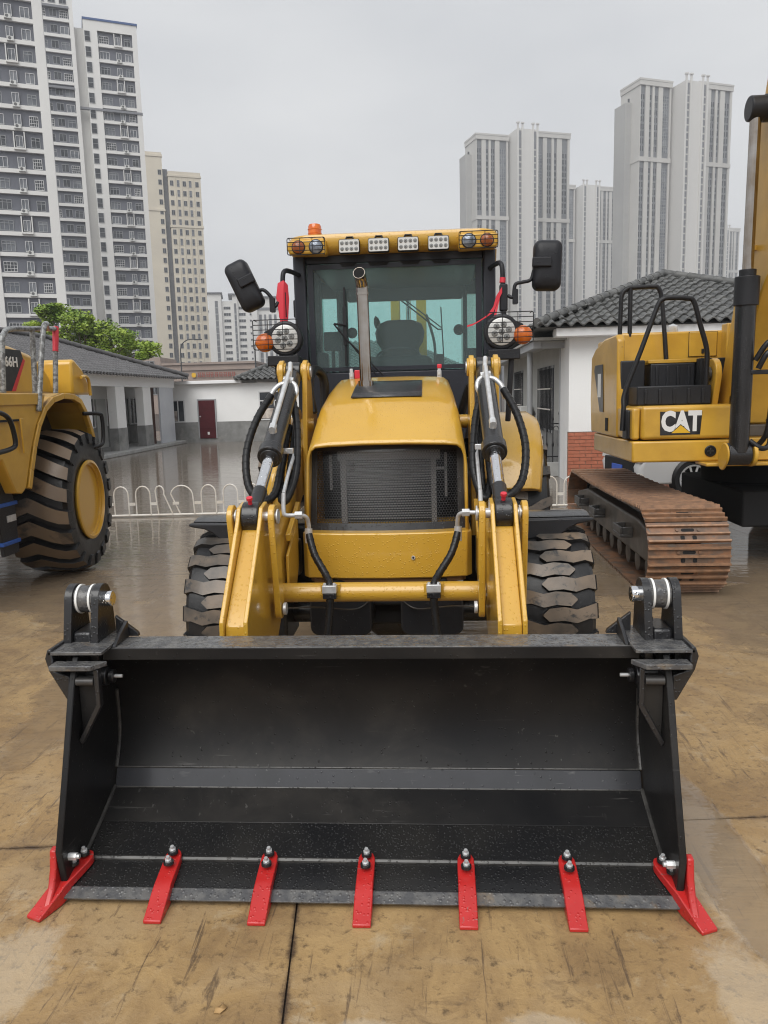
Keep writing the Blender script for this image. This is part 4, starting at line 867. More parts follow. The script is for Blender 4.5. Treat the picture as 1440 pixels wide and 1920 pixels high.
# ---------------------------------------------------------------- chassis, bumper, grille, hood
m = MB(); m.bx(-.36, .36, 4.32, 7.3, .48, .90); m.bx(-.34, .34, 4.22, 4.35, .62, .78); m.bx(-.42, .42, 4.75, 5.8, .92, 1.45); part(m, 'chassis', 'dark_void', .02)
m = MB(); m.cyl((-.74, 4.58, .50), (.74, 4.58, .50), .075, n=16); m.lathe([(.10, -.16), (.17, -.08), (.18, 0), (.17, .08), (.10, .16)], (.0, 4.58, .50), (1, 0, 0), 20); part(m, 'front_axle', 'black', .004)
for s in (-1, 1):
    m = MB(); m.prism(rrect(min(s*.08, s*.42), max(s*.08, s*.42), .50, .74, .05), 'y', 4.05, 4.35); part(m, 'axle_cradle', 'plastic', .01)
    m = MB(); m.tube(spline([(s*.47, 3.60, .785), (s*.35, 3.85, .72), (s*.17, 4.02, .66), (s*.09, 4.04, .70)], 6), .004, 6); part(m, 'retaining_chain', 'steel_dark')
    m = MB(); m.prism(rrect(4.22, 4.34, .80, 1.0, .02), 'x', s*.50, s*.53); part(m, 'side_bracket', 'steel_dark', .004)
    m = MB(); m.bx(min(s*.515, s*.50), max(s*.515, s*.50), 4.24, 4.27, .82, .99); part(m, 'side_bracket', 'zinc', .004)
    m = MB(); m.bx(min(s*.70, s*.44), max(s*.70, s*.44), 4.7, 6.2, .62, 1.02); part(m, 'side_tank', 'plastic', .03)
fp = [(-.478, 4.75), (-.478, 4.275), (-.45, 4.235), (-.25, 4.20), (0, 4.19), (.25, 4.20), (.45, 4.235), (.478, 4.275), (.478, 4.75)]
m = MB(); m.prism(fp, 'z', .785, 1.045); bump = part(m, 'bumper', 'yellow', .008, smooth=30)
m = MB(); m.prism([(p[0]*.93, p[1]+.02) for p in fp], 'z', .755, .784); part(m, 'bumper_skirt', 'brown_inside', .003, bump)
m = MB(); m.cyl((.15, 4.20, .905), (.15, 4.187, .905), .011, n=12); m.cyl((.15, 4.188, .905), (.15, 4.186, .905), .006, n=12, mi=1); part(m, 'plug', ['zinc', 'dark_void'], 0, bump)
def ring(y, wd, zt, zb, yb, r=.055):
    L = [(-wd, yb, zb), (-wd, y+(yb-y)*.5, (zt+zb)/2-.02), (-wd, y, zt-.13), (-wd*.985, y, zt-.07), (-wd*.95, y, zt-.028), (-wd*.88, y, zt-.006), (-wd*.72, y, zt), (-wd*.3, y, zt+.006)]
    return L + [(-x, a, b) for x, a, b in L[::-1]]
m = MB(); m.loft([ring(4.355, .462, 1.532, 1.045, 4.275), ring(4.40, .460, 1.556, 1.045, 4.32), ring(4.55, .450, 1.648, 1.045, 4.5), ring(4.70, .438, 1.742, 1.045, 4.68), ring(4.75, .434, 1.765, 1.045, 4.75), ring(5.0, .418, 1.845, 1.045, 5.0), ring(5.32, .398, 1.918, 1.045, 5.32), ring(5.42, .392, 1.925, 1.045, 5.42)], caps=False, closed=False)
hood = part(m, 'hood', 'yellow', smooth=50); md = hood.modifiers.new('solid', 'SOLIDIFY'); md.thickness = .016; md.offset = -1
m = MB(); m.add([(-.39, 5.415, 1.05), (.39, 5.415, 1.05), (.39, 5.415, 1.90), (-.39, 5.415, 1.90)], [(0, 1, 2, 3)]); part(m, 'bulkhead', 'dark_void', 0, hood)
def hz(y): return 1.765+(y-4.75)/(5.0-4.75)*.08+.006 if y < 5 else 1.851+(y-5)/.32*.073
ys = [4.80, 4.90, 5.0, 5.10, 5.16]
m = MB(); m.loft([[(-.235+.02*(k/4), y, hz(y)+.0045), (.205, y, hz(y)+.0045)] for k, y in enumerate(ys)], caps=False, closed=False); v_ = part(m, 'hood_vent', 'decal_vent', 0, hood); sd_ = v_.modifiers.new('s', 'SOLIDIFY'); sd_.thickness = .006; sd_.offset = 1
gy = lambda x, z: 4.425-(1.515-z)/.48*.145+.055*(x/.435)**2
m = MB(); hx = .0077; vs_ = .0134
rows = int(.475/vs_)
for r in range(rows+1):
    for c in range(int(.86/(2*hx))+1):
        x = -.43+2*hx*c+(hx if r % 2 else 0); z = 1.035+r*vs_
        if abs(x) > .43: continue
        o_ = []; i_ = []
        for k in range(6):
            a = R(60*k+30); ro = hx/.866; dx, dz = math.cos(a), math.sin(a)
            o_.append((x+dx*ro, gy(x+dx*ro, z+dz*ro), z+dz*ro)); i_.append((x+dx*ro*.80, gy(x+dx*ro*.80, z+dz*ro*.80), z+dz*ro*.80))
        m.add(o_+i_, [(k, (k+1) % 6, 6+(k+1) % 6, 6+k) for k in range(6)])
grille = part(m, 'grille', 'black')
m = MB()
def gstrip(x0, x1, z0, z1, off=-.004, n=8):
    for k in range(n):
        a = x0+(x1-x0)*k/n; b = x0+(x1-x0)*(k+1)/n
        m.add([(a, gy(a, z0)+off, z0), (b, gy(b, z0)+off, z0), (b, gy(b, z1)+off, z1), (a, gy(a, z1)+off, z1)], [(0, 1, 2, 3)])
gstrip(-.445, .445, 1.03, 1.085); gstrip(-.445, .445, 1.488, 1.52); gstrip(-.447, -.405, 1.085, 1.488); gstrip(.405, .447, 1.085, 1.488)
part(m, 'grille_frame', 'black', 0, grille)
m = MB(); m.bx(-.43, .43, 4.75, 4.78, 1.03, 1.52, 0); m.bx(-.25, .26, 4.56, 4.60, 1.06, 1.47, 0); m.bx(-.30, .31, 4.54, 4.57, 1.425, 1.485, 1); m.bx(-.285, -.25, 4.535, 4.56, 1.05, 1.43, 1); m.bx(.255, .285, 4.535, 4.56, 1.05, 1.43, 1); m.bx(.335, .35, 4.54, 4.56, 1.2, 1.46, 1); m.bx(-.35, -.335, 4.54, 4.56, 1.25, 1.46, 1); m.bx(.285, .35, 4.54, 4.56, 1.36, 1.375, 1)
for k in range(24): z = 1.07+k*.0148; m.bx(-.25, .255, 4.545, 4.56, z, z+.006, 2)
part(m, 'radiator', ['dark_void', 'radiator_fin', 'radiator'])
# hood latches, air intake hose
for (x, z0) in ((-.27, 1.93), (.335, 1.93)):
    m = MB(); m.bx(x-.03, x+.0, 5.36, 5.40, z0-.02, z0+.035); m.bx(x-.026, x-.004, 5.35, 5.36, z0, z0+.06); la = part(m, 'hood_latch', 'zinc', .003)
    m = MB(); m.bx(x-.03, x+.002, 5.345, 5.375, z0+.045, z0+.075) if x > 0 else m.bx(x+.005, x+.05, 5.36, 5.41, z0-.01, z0+.05); part(m, 'latch_handle', 'red_tape', .006, la)
m = MB(); m.tube(spline([(-.50, 4.95, 1.70), (-.53, 5.0, 1.86), (-.52, 5.15, 1.98), (-.47, 5.28, 1.93), (-.47, 5.3, 1.7)], 6), .032, 12); part(m, 'air_hose', 'hose')
m = MB(); m.tube(spline([(.50, 5.0, 1.5), (.56, 5.2, 1.75), (.53, 5.35, 1.85), (.45, 5.45, 1.6)], 6), .03, 12); part(m, 'air_hose', 'hose')
# exhaust
m = MB(); pth = spline([(-.160, 5.05, 1.83), (-.162, 5.05, 2.1), (-.166, 5.05, 2.46), (-.168, 5.035, 2.51), (-.172, 4.99, 2.55), (-.176, 4.955, 2.565)], 6)
m.tube(pth, .0385, 24, caps=False); ex = part(m, 'exhaust_pipe', 'stainless', smooth=60); so_ = ex.modifiers.new('s', 'SOLIDIFY'); so_.thickness = .004; so_.offset = -1
m = MB(); d = (pth[-1]-pth[-2]).normalized(); m.cyl(pth[-1]-d*.006, pth[-1]-d*.002, .0375, n=24); part(m, 'exhaust_mouth', 'bore_shade', 0, ex)  # black disc across the opening, painted shade of the bore
m = MB(); m.tube([(-.1655, 5.05, 2.44), (-.166, 5.05, 2.455)], .0435, 24); m.tube([(-.16, 5.05, 1.84), (-.16, 5.05, 1.90)], .05, 20); part(m, 'exhaust_collar', 'stainless', 0, ex)

# ---------------------------------------------------------------- cab
def bar(m, x0, x1, y0, y1, z0, z1): m.bx(min(x0, x1), max(x0, x1), y0, y1, z0, z1)
m = MB(); bar(m, -.74, .74, 5.88, 7.35, 1.05, 1.20)
cab = part(m, 'cab_floor', 'cab_grey', .01)
for s in (-1, 1):
    m = MB(); m.prism([(s*.745, 5.84), (s*.745, 5.97), (s*.685, 5.97), (s*.655, 5.90), (s*.655, 5.84)], 'z', 1.2, 2.84); part(m, 'front_pillar', 'cab_grey', .012)
    m = MB(); bar(m, s*.74, s*.66, 6.62, 6.72, 1.2, 2.84); part(m, 'side_pillar', 'cab_grey', .012)
    m = MB(); bar(m, s*.82, s*.77, 7.22, 7.34, 1.2, 2.84); part(m, 'rear_pillar', 'cab_grey', .02)
    m = MB(); bar(m, s*.77, s*.60, 7.275, 7.283, 1.5, 2.70); part(m, 'corner_glass', 'glass_rear')
    m = MB(); bar(m, s*.77, s*.60, 7.25, 7.31, 1.2, 1.5); bar(m, s*.77, s*.60, 7.25, 7.31, 2.70, 2.84); part(m, 'rear_frame', 'cab_grey')
    m = MB(); bar(m, s*.725, s*.715, 5.975, 6.615, 1.45, 2.78); bar(m, s*.725, s*.715, 6.725, 7.215, 1.7, 2.78); part(m, 'side_glass', 'glass_rear')
    m = MB(); bar(m, s*.735, s*.66, 5.975, 7.215, 1.2, 1.42); part(m, 'side_sill', 'cab_grey', .01)
    m = MB(); m.prism(rrect(min(s*.655, s*.52), max(s*.655, s*.52), 1.40, 2.14, .03), 'y', 5.95, 6.02); part(m, 'pillar_trim', 'plastic', .01)
m = MB(); bar(m, -.654, .654, 5.86, 5.95, 1.45, 1.985); part(m, 'front_panel', 'cab_grey', .012)
m = MB(); bar(m, -.654, .654, 5.86, 5.95, 2.775, 2.84); part(m, 'header', 'cab_grey', .008)
for (a, b) in ((-.40, -.27), (-.19, -.03), (.05, .20), (.28, .42)): m = MB(); m.prism([(a+.02, 2.752), (b-.02, 2.752), (b, 2.775), (a, 2.775)], 'y', 5.845, 5.858); part(m, 'header_slot', 'dark_void')
m = MB(); bar(m, -.64, -.60, 5.854, 5.864, 1.99, 2.77); bar(m, .60, .64, 5.854, 5.864, 1.99, 2.77); bar(m, -.60, .60, 5.854, 5.864, 2.735, 2.77); bar(m, -.60, .60, 5.854, 5.864, 1.99, 2.02); part(m, 'windshield_border', 'cab_grey')
m = MB(); bar(m, -.65, .65, 5.866, 5.874, 1.985, 2.775); part(m, 'windshield', 'glass_teal')
# rear frame with the back window
m = MB(); bar(m, -.60, -.50, 7.25, 7.31, 1.2, 2.84); bar(m, .56, .60, 7.25, 7.31, 1.2, 2.84); bar(m, -.50, .56, 7.25, 7.31, 2.66, 2.84); bar(m, -.50, .56, 7.25, 7.31, 1.2, 1.95); part(m, 'rear_frame', 'cab_grey', .02)
m = MB(); bar(m, -.50, .56, 7.275, 7.283, 1.95, 2.66); part(m, 'rear_window', 'glass_rear')
for s in (-1, 1): m = MB(); m.lathe([(.001, 0), (.04, .002), (.05, .02), (.03, .04)], (s*.49+.03, 7.24, 2.38), (0, -1, 0), 14); part(m, 'window_knob', 'plastic')
m = MB(); bar(m, -.64, .64, 5.96, 7.24, 2.77, 2.83); part(m, 'headliner', 'cab_grey', .02)
# interior
m = MB(); m.loft([[(x*wd, 6.72+dy, z) for x, dy in ((-1, 0), (-.8, -.06), (0, -.09), (.8, -.06), (1, 0), (.8, .08), (0, .10), (-.8, .08))] for wd, z in ((.20, 1.55), (.24, 1.8), (.235, 2.05), (.17, 2.16), (.16, 2.19), (.20, 2.25), (.215, 2.33), (.19, 2.40), (.12, 2.43))]); st = part(m, 'seat', 'seat', .01, smooth=60)
m = MB(); m.loft([[(x*wd, 6.50+dy, z) for x, dy in ((-1, .2), (-1, -.2), (-.7, -.28), (.7, -.28), (1, -.2), (1, .2))] for wd, z in ((.22, 1.45), (.25, 1.52), (.25, 1.60), (.22, 1.64))]); part(m, 'seat_cushion', 'seat', .02, st)
m = MB(); m.loft([[(-.38, 5.98, z0), (.36, 5.98, z0), (.30, 6.25, z0), (-.32, 6.25, z0)] if k == 0 else [(-.36+.04*k, 5.99, z0), (.33-.03*k, 5.99, z0), (.26, 6.22, z0), (-.27, 6.22, z0)] for k, z0 in enumerate((1.4, 1.98, 2.07, 2.10))]); part(m, 'dashboard', 'seat', .03)
m = MB(); m.lathe([(.18, -.012), (.192, 0), (.18, .012), (.168, 0)], (.0, 6.33, 2.10), (0, -.5, .87), 28, close=True); m.cyl((0, 6.33, 2.10), (0, 6.2, 1.9), .025); m.cyl((-.17, 6.33, 2.10), (.17, 6.33, 2.10), .012, n=8); part(m, 'steering_wheel', 'plastic')
m = MB(); m.prism(rrect(-.60, -.46, 2.17, 2.32, .012), 'y', 6.30, 6.34); m.cyl((-.53, 6.34, 2.2), (-.55, 6.5, 2.0), .015); part(m, 'monitor', 'plastic', .005)
m = MB(); m.tube(spline([(-.15, 6.9, 2.0), (-.16, 6.85, 2.3), (-.14, 6.85, 2.40)], 4), .012, 8); m.lathe([(.002, 0), (.025, .02), (.03, .06), (.02, .1), (.003, .12)], (-.19, 6.85, 2.37), (-.2, 0, 1), 12); m.tube(spline([(-.09, 6.9, 2.2), (-.10, 6.88, 2.38), (-.06, 6.88, 2.42)], 4), .012, 8); part(m, 'control_lever', 'plastic')
m = MB(); m.prism(rrect(.30, .37, 1.8, 2.12, .02), 'y', 6.3, 6.36); part(m, 'control_lever', 'plastic')
# wipers
m = MB(); m.tube([(-.09, 5.80, 1.95), (-.36, 5.79, 2.22), (-.45, 5.80, 2.335)], .007, 6); m.tube([(-.14, 5.80, 1.95), (-.37, 5.79, 2.24), (-.45, 5.80, 2.335)], .006, 6); m.tube([(-.45, 5.80, 2.335), (-.36, 5.80, 2.325)], .008, 6); wp = part(m, 'wiper_arm', 'iron')
m = MB(); m.bx(-.378, -.362, 5.825, 5.845, 2.03, 2.60); m.bx(-.384, -.356, 5.81, 5.826, 2.18, 2.46); part(m, 'wiper_blade', 'iron', .003, wp)
m = MB(); m.tube([(-.02, 7.33, 2.68), (.33, 7.36, 2.40), (.37, 7.36, 2.40)], .007, 6); m.tube([(.02, 7.33, 2.68), (.37, 7.36, 2.41)], .006, 6); m.tube([(.36, 7.34, 2.60), (.38, 7.34, 2.16)], .006, 6); part(m, 'rear_wiper', 'iron')
# roof
m = MB(); rings = []
for (z, wx, y0, y1, r) in ((2.835, .70, 5.80, 7.40, .10), (2.842, .735, 5.765, 7.43, .12), (2.87, .755, 5.735, 7.45, .13), (2.935, .765, 5.725, 7.45, .14), (2.958, .755, 5.735, 7.44, .14), (2.972, .72, 5.775, 7.40, .14), (2.98, .60, 5.92, 7.28, .14), (2.984, .40, 6.2, 7.0, .1)):
    rings.append([(x, y, z) for x, y in rrect(-wx, wx, y0, y1, r, 5)])
m.loft(rings); roof_ = part(m, 'cab_roof', 'yellow', smooth=45)
m = MB()
for s in (-1, 1): m.prism([(5.98, 2.86), (6.05, 2.76), (6.3, 2.68), (7.2, 2.68), (7.4, 2.86)], 'x', s*.765, s*.735)
part(m, 'roof_skirt', 'yellow', .006, roof_)
m = MB(); m.lathe([(.052, 0), (.056, .012), (.05, .015), (.05, .03), (.054, .034), (.05, .038), (.05, .06), (.054, .064), (.05, .068), (.049, .085), (.042, .10), (.02, .108), (.002, .109)], (-.585, 5.93, 2.972), (0, 0, 1), 24); part(m, 'beacon', 'amber', 0, roof_)
for i, x in enumerate((-.305, -.095, .115, .33)):
    m = MB(); m.prism(rrect(x-.075, x+.075, 2.812, 2.909, .012), 'y', 5.665, 5.715); wl = part(m, 'work_light', 'plastic', .004)
    m = MB(); m.prism(rrect(x-.070, x+.070, 2.817, 2.904, .01), 'y', 5.660, 5.668); part(m, 'lens_plate', 'led_plate', 0, wl)
    for r_ in range(2):
        for c in range(4): m = MB(); m.lathe([(.0145, 0), (.012, .005), (.004, .006), (.0005, .002)], (x-.050+c*.0335, 5.661, 2.841+r_*.04), (0, -1, 0), 12); part(m, 'led', 'led_lens', 0, wl)
    m = MB(); m.tube([(x-.03, 5.70, 2.907), (x-.022, 5.72, 2.932), (x+.022, 5.72, 2.932), (x+.03, 5.70, 2.907)], .006, 6); part(m, 'mount_bracket', 'plastic', 0, wl)
def cage(parent, x0, x1, y0, z0, z1, nz_, nx_, dy=.05, ret=.05):
    m = MB(); fr = [(x, y0, z) for x, z in rrect(x0, x1, z0, z1, .012, 3)]; m.tube(fr+[fr[0]], .0032, 6)
    for k in range(1, nz_): z = z0+(z1-z0)*k/nz_; m.tube([(x0, y0, z), (x1, y0, z)], .0028, 6)
    for k in range(1, nx_): x = x0+(x1-x0)*k/nx_; m.tube([(x, y0-.003, z0), (x, y0-.003, z1)], .0028, 6)
    for x in (x0+.012, x1-.012):
        for z in (z0+.003, z1-.003): m.tube([(x, y0, z), (x, y0+ret, z)], .0028, 6)
    return m.build('lamp_guard', 'iron', parent)
for s in (-1, 1):
    m = MB(); m.prism([(s*.47, 2.812), (s*.74, 2.820), (s*.755, 2.86), (s*.75, 2.915), (s*.475, 2.925)], 'y', 5.685, 5.80); pod = part(m, 'roof_lamp_pod', 'yellow_lamp', .015)
    for (x, mt, r_) in ((s*.545, 'clear_lens', .046), (s*.672, 'amber_dull', .043)):
        m = MB(); m.lathe([(r_*1.12, 0), (r_*1.14, .008), (r_, .012)], (x, 5.688, 2.868), (0, -1, 0), 24); part(m, 'bezel', 'iron', 0, pod)
        m = MB(); m.lathe([(r_, 0), (r_*.98, .008), (r_*.7, .018), (r_*.3, .023), (.001, .024)], (x, 5.68, 2.868), (0, -1, 0), 24); part(m, 'lens', mt, 0, pod)
    cage(pod, min(s*.745, s*.475), max(s*.745, s*.475), 5.64, 2.81, 2.924, 4, 3)
    # headlamp cluster
    m = MB(); m.loft([[(s*.75+math.cos(a)*rx*k, 5.44+dy, 2.213+math.sin(a)*rz_*k) for a in [2*PI*j/20 for j in range(20)]] for k, dy, rx, rz_ in ((.2, .13, .1, .1), (.8, .10, .115, .115), (1, .05, .122, .122), (1, -.005, .122, .122), (.92, -.015, .122, .122))]); 
    m.loft([[(s*(.80+.0*t)+s*.10*t, 5.45+dy, 2.235-.035*t+sg*(.075-.012*t)) for dy, sg in ((-.01, 1), (.09, 1), (.09, -1), (-.01, -1))] for t in (0, .5, 1.0)])
    hl = part(m, 'headlamp', 'plastic', .006)
    m = MB(); m.lathe([(.094, 0), (.092, .008), (.088, .010), (.001, .010)], (s*.75, 5.424, 2.213), (0, -1, 0), 32); part(m, 'lens_plate', 'led_plate', 0, hl)
    for k in range(7):
        a = 2*PI*k/6+.25; rr = 0 if k == 6 else .05
        m = MB(); m.lathe([(.0215, 0), (.018, .007), (.006, .008), (.0006, .001)], (s*.75+rr*math.cos(a), 5.414, 2.213+rr*math.sin(a)), (0, -1, 0), 14); part(m, 'led', 'led_lens', 0, hl)
    m = MB(); m.lathe([(.060, 0), (.066, .02), (.062, .05), (.045, .07), (.02, .078), (.001, .08)], (s*.895, 5.46, 2.188), (0, -1, 0), 24); part(m, 'turn_signal', 'amber', 0, hl)
    cage(hl, min(s*.955, s*.645), max(s*.955, s*.645), 5.345, 2.135, 2.335, 6, 3, ret=.09)
    m = MB(); bar(m, s*.875, s*.655, 5.40, 5.50, 2.025, 2.095); bar(m, s*.80, s*.70, 5.43, 5.47, 2.095, 2.11); part(m, 'headlamp_bracket', 'plastic', .008)
    m = MB(); bar(m, s*.70, s*.655, 5.47, 5.86, 2.035, 2.085); m.cyl((s*.82, 5.46, 2.03), (s*.80, 5.52, 1.6), .02, n=10); part(m, 'headlamp_strut', 'plastic', .005)
    # mirror hoop
    m = MB(); m.tube(spline([(s*.70, 5.86, 2.70), (s*.735, 5.66, 2.70), (s*.755, 5.55, 2.685), (s*.765, 5.52, 2.63), (s*.77, 5.52, 2.45), (s*.775, 5.52, 2.28), (s*.77, 5.52, 2.12)], 6), .017, 10); hoop = part(m, 'mirror_hoop', 'mirror_black')
    m = MB(); bar(m, s*.80, s*.745, 5.50, 5.55, 2.36, 2.54); part(m, 'hoop_sleeve', 'mirror_black', .008, hoop)
    if s < 0:
        m = MB(); m.tube(spline([(-.80, 5.50, 2.47), (-.825, 5.49, 2.44), (-.845, 5.49, 2.50), (-.90, 5.49, 2.555), (-.96, 5.49, 2.54), (-1.00, 5.49, 2.56), (-1.01, 5.49, 2.60)], 6), .0125, 10)
        m.prism(rrect(-.857, -.822, 2.40, 2.50, .008), 'y', 5.47, 5.51); mr = part(m, 'mirror_arm', 'mirror_black', 0)
        cx, cz, tl, hw, hh = -1.03, 2.585, R(24), .083, .175
    else:
        m = MB(); m.tube(spline([(.80, 5.50, 2.46), (.835, 5.49, 2.45), (.85, 5.49, 2.53), (.90, 5.49, 2.545), (.955, 5.49, 2.56), (.975, 5.49, 2.62)], 6), .0125, 10)
        m.prism(rrect(.832, .868, 2.40, 2.50, .008), 'y', 5.47, 5.51); mr = part(m, 'mirror_arm', 'mirror_black', 0)
        cx, cz, tl, hw, hh = 1.065, 2.648, R(-2), .095, .165
    c_, s_ = math.cos(tl), math.sin(tl); rot = lambda x, z: (cx+x*c_-z*s_, cz+x*s_+z*c_)
    rings = []
    for (y, k) in ((5.53, .93), (5.525, 1.0), (5.47, 1.0), (5.44, .93), (5.425, .80), (5.418, .5)):
        rings.append([(lambda q: (q[0], y, q[1]))(rot(x, z)) for x, z in rrect(-hw*k, hw*k, -hh*k, hh*k, .045*k, 5)])
    m = MB(); m.loft(rings); sh = part(m, 'mirror', 'mirror_black', smooth=50)
    m = MB(); q = rot(-s*hw*.6, .015); m.prism([rot(x, z) for x, z in rrect(-hw*1.15 if s > 0 else -.02, .02 if s > 0 else hw*1.15, -.02, .045, .01)], 'y', 5.40, 5.44); part(m, 'mirror_clamp', 'mirror_black', .008, sh)
    m = MB(); m.prism([rot(x, z) for x, z in rrect(-hw*.88, hw*.88, -hh*.9, hh*.9, .03)], 'y', 5.531, 5.535); part(m, 'mirror_glass', 'chrome', 0, sh)
# red plastic tape on the mirror hoops
m = MB()
m.loft([[(-.80, 5.50, 2.60), (-.755, 5.50, 2.62), (-.73, 5.53, 2.59), (-.77, 5.54, 2.58)], [(-.815, 5.495, 2.50), (-.76, 5.49, 2.53), (-.725, 5.53, 2.49), (-.78, 5.545, 2.5)], [(-.795, 5.49, 2.36), (-.765, 5.485, 2.36), (-.735, 5.52, 2.36), (-.78, 5.54, 2.36)], [(-.79, 5.49, 2.315), (-.765, 5.485, 2.32), (-.745, 5.51, 2.31), (-.78, 5.53, 2.315)]]); part(m, 'red_tape', 'red_tape', .004)
m = MB(); m.cyl((.765, 5.52, 2.55), (.768, 5.52, 2.585), .021, n=10)
m.loft([[Vector(p)+Vector((0, 0, w_)), Vector(p)+Vector((0, .004, w_)), Vector(p)+Vector((0, .004, -w_)), Vector(p)+Vector((0, 0, -w_))] for p, w_ in (((.76, 5.49, 2.50), .02), ((.72, 5.485, 2.43), .03), ((.70, 5.49, 2.37), .02), ((.66, 5.5, 2.33), .006), ((.60, 5.52, 2.295), .004), ((.56, 5.52, 2.275), .006), ((.52, 5.52, 2.265), .007))])
m.loft([[(.75, 5.49, 2.47), (.73, 5.495, 2.47), (.73, 5.5, 2.46)], [(.72, 5.485, 2.33), (.705, 5.49, 2.33), (.71, 5.495, 2.33)]]); part(m, 'red_tape', 'red_tape')
m = MB(); m.prism(rrect(-.765, -.72, 2.40, 2.53, .01), 'y', 5.90, 5.95); part(m, 'side_lamp', 'plastic', .005)

# ---------------------------------------------------------------- wheels
def tyre_mb(Rr, W, n, lugs, rim_r, lug_h, ph=0.):
    m = MB(); Rc = Rr-lug_h
    prof = [(rim_r, -.40*W), (rim_r*1.06, -.46*W), ((rim_r+Rc)/2, -.50*W), (Rc*.93, -.475*W), (Rc*.985, -.42*W), (Rc, -.30*W), (Rc*1.005, 0)]
    prof = prof + [(r, -h) for r, h in prof[-2::-1]]
    m.lathe(prof, (0, 0, 0), (1, 0, 0), 48, 0, close=True)
    def P(a, t, r):
        th = t/Rr; cr_ = 1-.07*abs(2*a/W)**4
        return (a, -r*cr_*math.sin(th), r*cr_*math.cos(th))
    for k in range(n):
        t0 = 2*PI*Rr*k/n+ph
        for lug in lugs:
            rings = []
            for (a, t, hw) in lug:
                a *= W; rings.append([P(a, t0+t-hw*1.18, Rc*.985), P(a, t0+t-hw, Rr), P(a, t0+t+hw, Rr), P(a, t0+t+hw*1.18, Rc*.985)])
            o = len(m.v); vs = [p for r in rings for p in r]; fs = []; mi = []
            for j in range(len(rings)-1):
                for i in range(3): fs.append((j*4+i, j*4+i+1, j*4+i+5, j*4+i+4)); mi.append(1 if i == 1 else 0)
            fs += [(0, 1, 2, 3), tuple((len(rings)-1)*4+i for i in (3, 2, 1, 0))]; mi += [0, 0]
            m.v += vs; m.f += [tuple(i+o for i in f) for f in fs]; m.m += mi
            # shoulder block down the side wall
            a, t, hw = lug[0]; sg = 1 if a > 0 else -1
            q_ = [P(sg*.5*W, t0+t-hw, Rr*.99), P(sg*.5*W, t0+t+hw, Rr*.99), P(sg*.515*W, t0+t+hw*.8, Rr*.86), P(sg*.515*W, t0+t-hw*.8, Rr*.86)]
            q2 = [(p[0]-sg*.05*W, p[1]*.97, p[2]*.97) for p in q_]
            m.loft([q_, q2])
    return m
def rim_mb(rim_r, W, s):
    m = MB(); m.lathe([(rim_r*1.03, -.40*W), (rim_r*1.06, -.43*W), (rim_r, -.43*W), (rim_r*.97, -.38*W), (rim_r*.93, -.36*W), (rim_r*.92, .05*W), (rim_r*.55, .10*W), (rim_r*.42, .02*W), (rim_r*.40, -.06*W), (.001, -.06*W)], (0, 0, 0), (-s, 0, 0), 40)
    return m
hx_lug = [[(-.48, -.016, .046), (-.37, -.010, .036), (-.21, .012, .037), (-.05, -.002, .037), (.14, .006, .036), (.22, .006, .004)],
          [(.48, .069, .046), (.37, .075, .036), (.21, .097, .037), (.05, .083, .037), (-.14, .091, .036), (-.22, .091, .004)]]
for s in (-1, 1):
    tm = tyre_mb(.515, .42, 19, hx_lug, .24, .030, .03)
    if s > 0: tm.v = [(-x, y, z) for x, y, z in tm.v]
    e = bpy.data.objects.new('front_wheel', None)
    m = rim_mb(.24, .42, s); m.v = [(x+s*.945, y+4.58, z+.51) for x, y, z in [tuple(p) for p in m.v]]; rim = part(m, 'front_wheel', 'yellow_flat', smooth=40)
    tm.v = [(x+s*.945, y+4.58, z+.51) for x, y, z in tm.v]; tm.build('tyre', ['rubber', 'tread_mud'], rim, smooth=30)
    # black mudguard
    arcp = [(4.58-.575*math.cos(R(a)), .51+.575*math.sin(R(a))) for a in range(78, 142, 6)]
    m = MB(); sheet(m, arcp, min(s*1.17, s*.74), max(s*1.17, s*.74), -.012); mg = part(m, 'front_mudguard', 'black', .004)
    m = MB(); m.prism([(s*1.185, 1.064), (s*1.15, 1.055), (s*1.09, 1.045), (s*1.04, 1.02), (s*1.0, .985), (s*.74, .95), (s*.74, 1.075), (s*1.18, 1.08)], 'y', 4.40, 4.445); part(m, 'mudguard_bracket', 'plastic', .012, mg)
    m = MB(); m.bx(min(s*.72, s*.60), max(s*.72, s*.60), 4.3, 4.7, .35, 1.05); part(m, 'mudguard_post', 'black', .02, mg)
    # rear
    rl = [[(-.50, -.05, .042), (-.3, -.01, .040), (-.12, .04, .040), (.06, .06, .03)], [(.50, .09, .042), (.3, .13, .040), (.12, .18, .040), (-.06, .20, .03)]]
    tm = tyre_mb(.74, .46, 16, rl, .36, .045)
    m = rim_mb(.36, .46, s); m.v = [(x+s*1.01, y+7.0, z+.73) for x, y, z in [tuple(p) for p in m.v]]; rim = part(m, 'rear_wheel', 'yellow_flat', smooth=40)
    tm.v = [(x+s*1.01, y+7.0, z+.73) for x, y, z in tm.v]; tm.build('tyre', ['rubber', 'tread_mud'], rim, smooth=30)
    m = MB(); rings = []
    for a in range(20, 150, 10):
        r0, r1 = .80, .90; ca, sa = -math.cos(R(a)), math.sin(R(a)); f_ = .86+.14*math.sin(R(min(90, (a-20)*1.6)))
        pts = [(.76, r0), (.76, r1), (.76+.34*f_, r1), (.76+.42*f_, r1-.05), (.76+.45*f_, r1-.16), (.76+.43*f_, r1-.16), (.76+.40*f_, r0)]
        rings.append([(s*x, 7.0+ca*r, .73+sa*r) for x, r in pts])
    m.loft(rings); part(m, 'rear_fender', 'yellow', .01, smooth=50)
